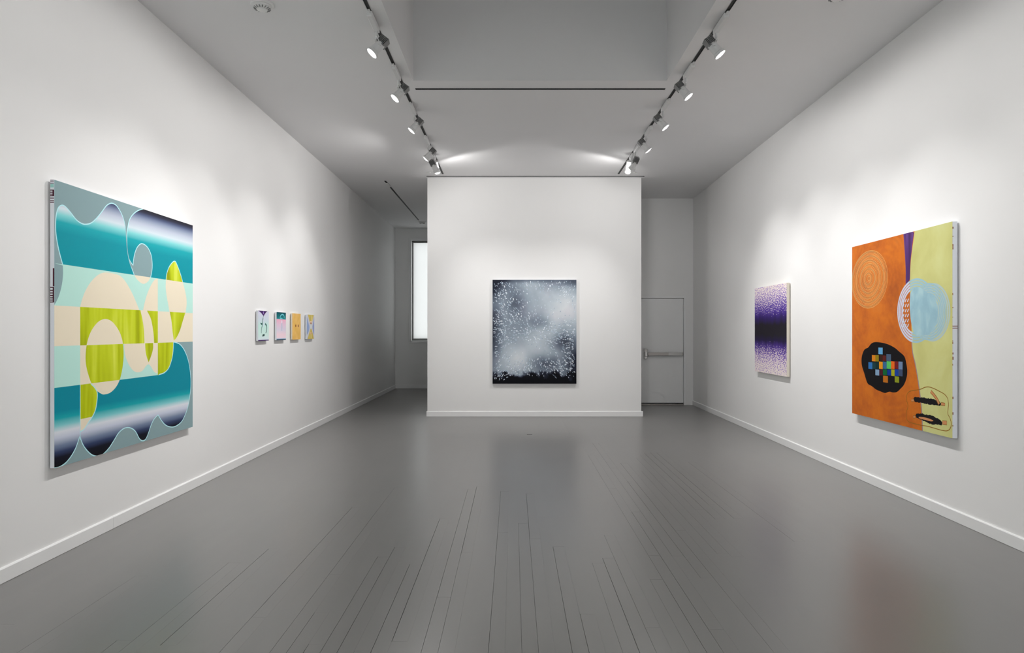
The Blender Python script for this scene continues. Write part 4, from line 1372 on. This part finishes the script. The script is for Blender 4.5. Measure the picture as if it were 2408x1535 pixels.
track_spot('white spotlight turned to the central wall, on the ' + SIDE_L, TX_L, (-1.15, 10.22, 3.92), (0.2, 12.1, 0.5), 0.42, spill=1.0, spill_cone=160)
track_spot('white spotlight turned to the central wall, on the ' + SIDE_R, TX_R, (1.76, 10.12, 3.93), (0.7, 12.1, 0.5), 0.42, spill=1.0, spill_cone=160)
open_spot('bright open spotlight at the far end of the ' + SIDE_L, TX_L, (-1.175, 10.52, 3.985), (0.5, 12.1, 0.5), 0.32)
open_spot('bright open spotlight at the far end of the ' + SIDE_R, TX_R, (1.765, 10.50, 3.985), (0.3, 12.1, 0.5), 0.32)
# the same tracks go on overhead, with unseen lamps added for the near walls
for k, y in enumerate((4.7, 3.3, 1.8)):
    track_spot('unseen white spotlight above the viewer, %s of three on the %s' % (('first', 'second', 'third')[k], SIDE_L), TX_L, lp_(-1.24, y), (-3.05, y - 0.2, 0.8), 0.30, spill=0.7)
    track_spot('unseen white spotlight above the viewer, %s of three on the %s' % (('first', 'second', 'third')[k], SIDE_R), TX_R, lp_(1.828, y), (3.46, y - 0.2, 0.8), 0.30, spill=0.7)

# ------------------------------------------------------------------ small ceiling fittings
def detector(label, x, y, r=0.095):
    t = thing('smoke_detector', label, 'detector', (x, y, CEIL))
    lathe('base_plate', [(0, 0), (r, 0), (r, -0.012), (r * 0.95, -0.018), (0, -0.018)], M['plastic'], t)
    lathe('sensor_dome', [(r * 0.80, -0.018), (r * 0.78, -0.030), (r * 0.62, -0.040), (r * 0.45, -0.043), (r * 0.42, -0.052), (r * 0.22, -0.056), (0, -0.056)], M['plastic'], t)
    bm = bmesh.new()
    for k in range(16):
        a = 2 * math.pi * k / 16
        add_bar(bm, (r * 0.72 * math.cos(a), r * 0.72 * math.sin(a), -0.0365), (r * 0.50 * math.cos(a), r * 0.50 * math.sin(a), -0.0435), 0.010, 0.004)
    link('vent_slots', bm, M['frame_dark'], t)
    return t
detector('round white smoke detector on the ceiling above the teal canvas', -2.09, 5.68)
detector('round white smoke detector on the ceiling above the orange canvas, cut by the frame', 2.61, 5.50)
detector('round smoke detector on the passage ceiling before the window', -2.27, 17.0, 0.09)
for lbl, x, y in (('small round sprinkler cover by the corner over the passage', -1.45, 11.72), ('small round sprinkler cover by the corner over the door recess', 2.08, 11.72)):
    t = thing('sprinkler_cover', lbl, 'sprinkler', (x, y, CEIL))
    lathe('cover_plate', [(0, -0.012), (0.040, -0.012), (0.042, -0.009), (0.042, -0.006), (0, -0.006)], M['plastic'], t, seg=24)
    lathe('collar', [(0, -0.006), (0.030, -0.006), (0.030, 0), (0, 0)], M['dark'], t, seg=24)
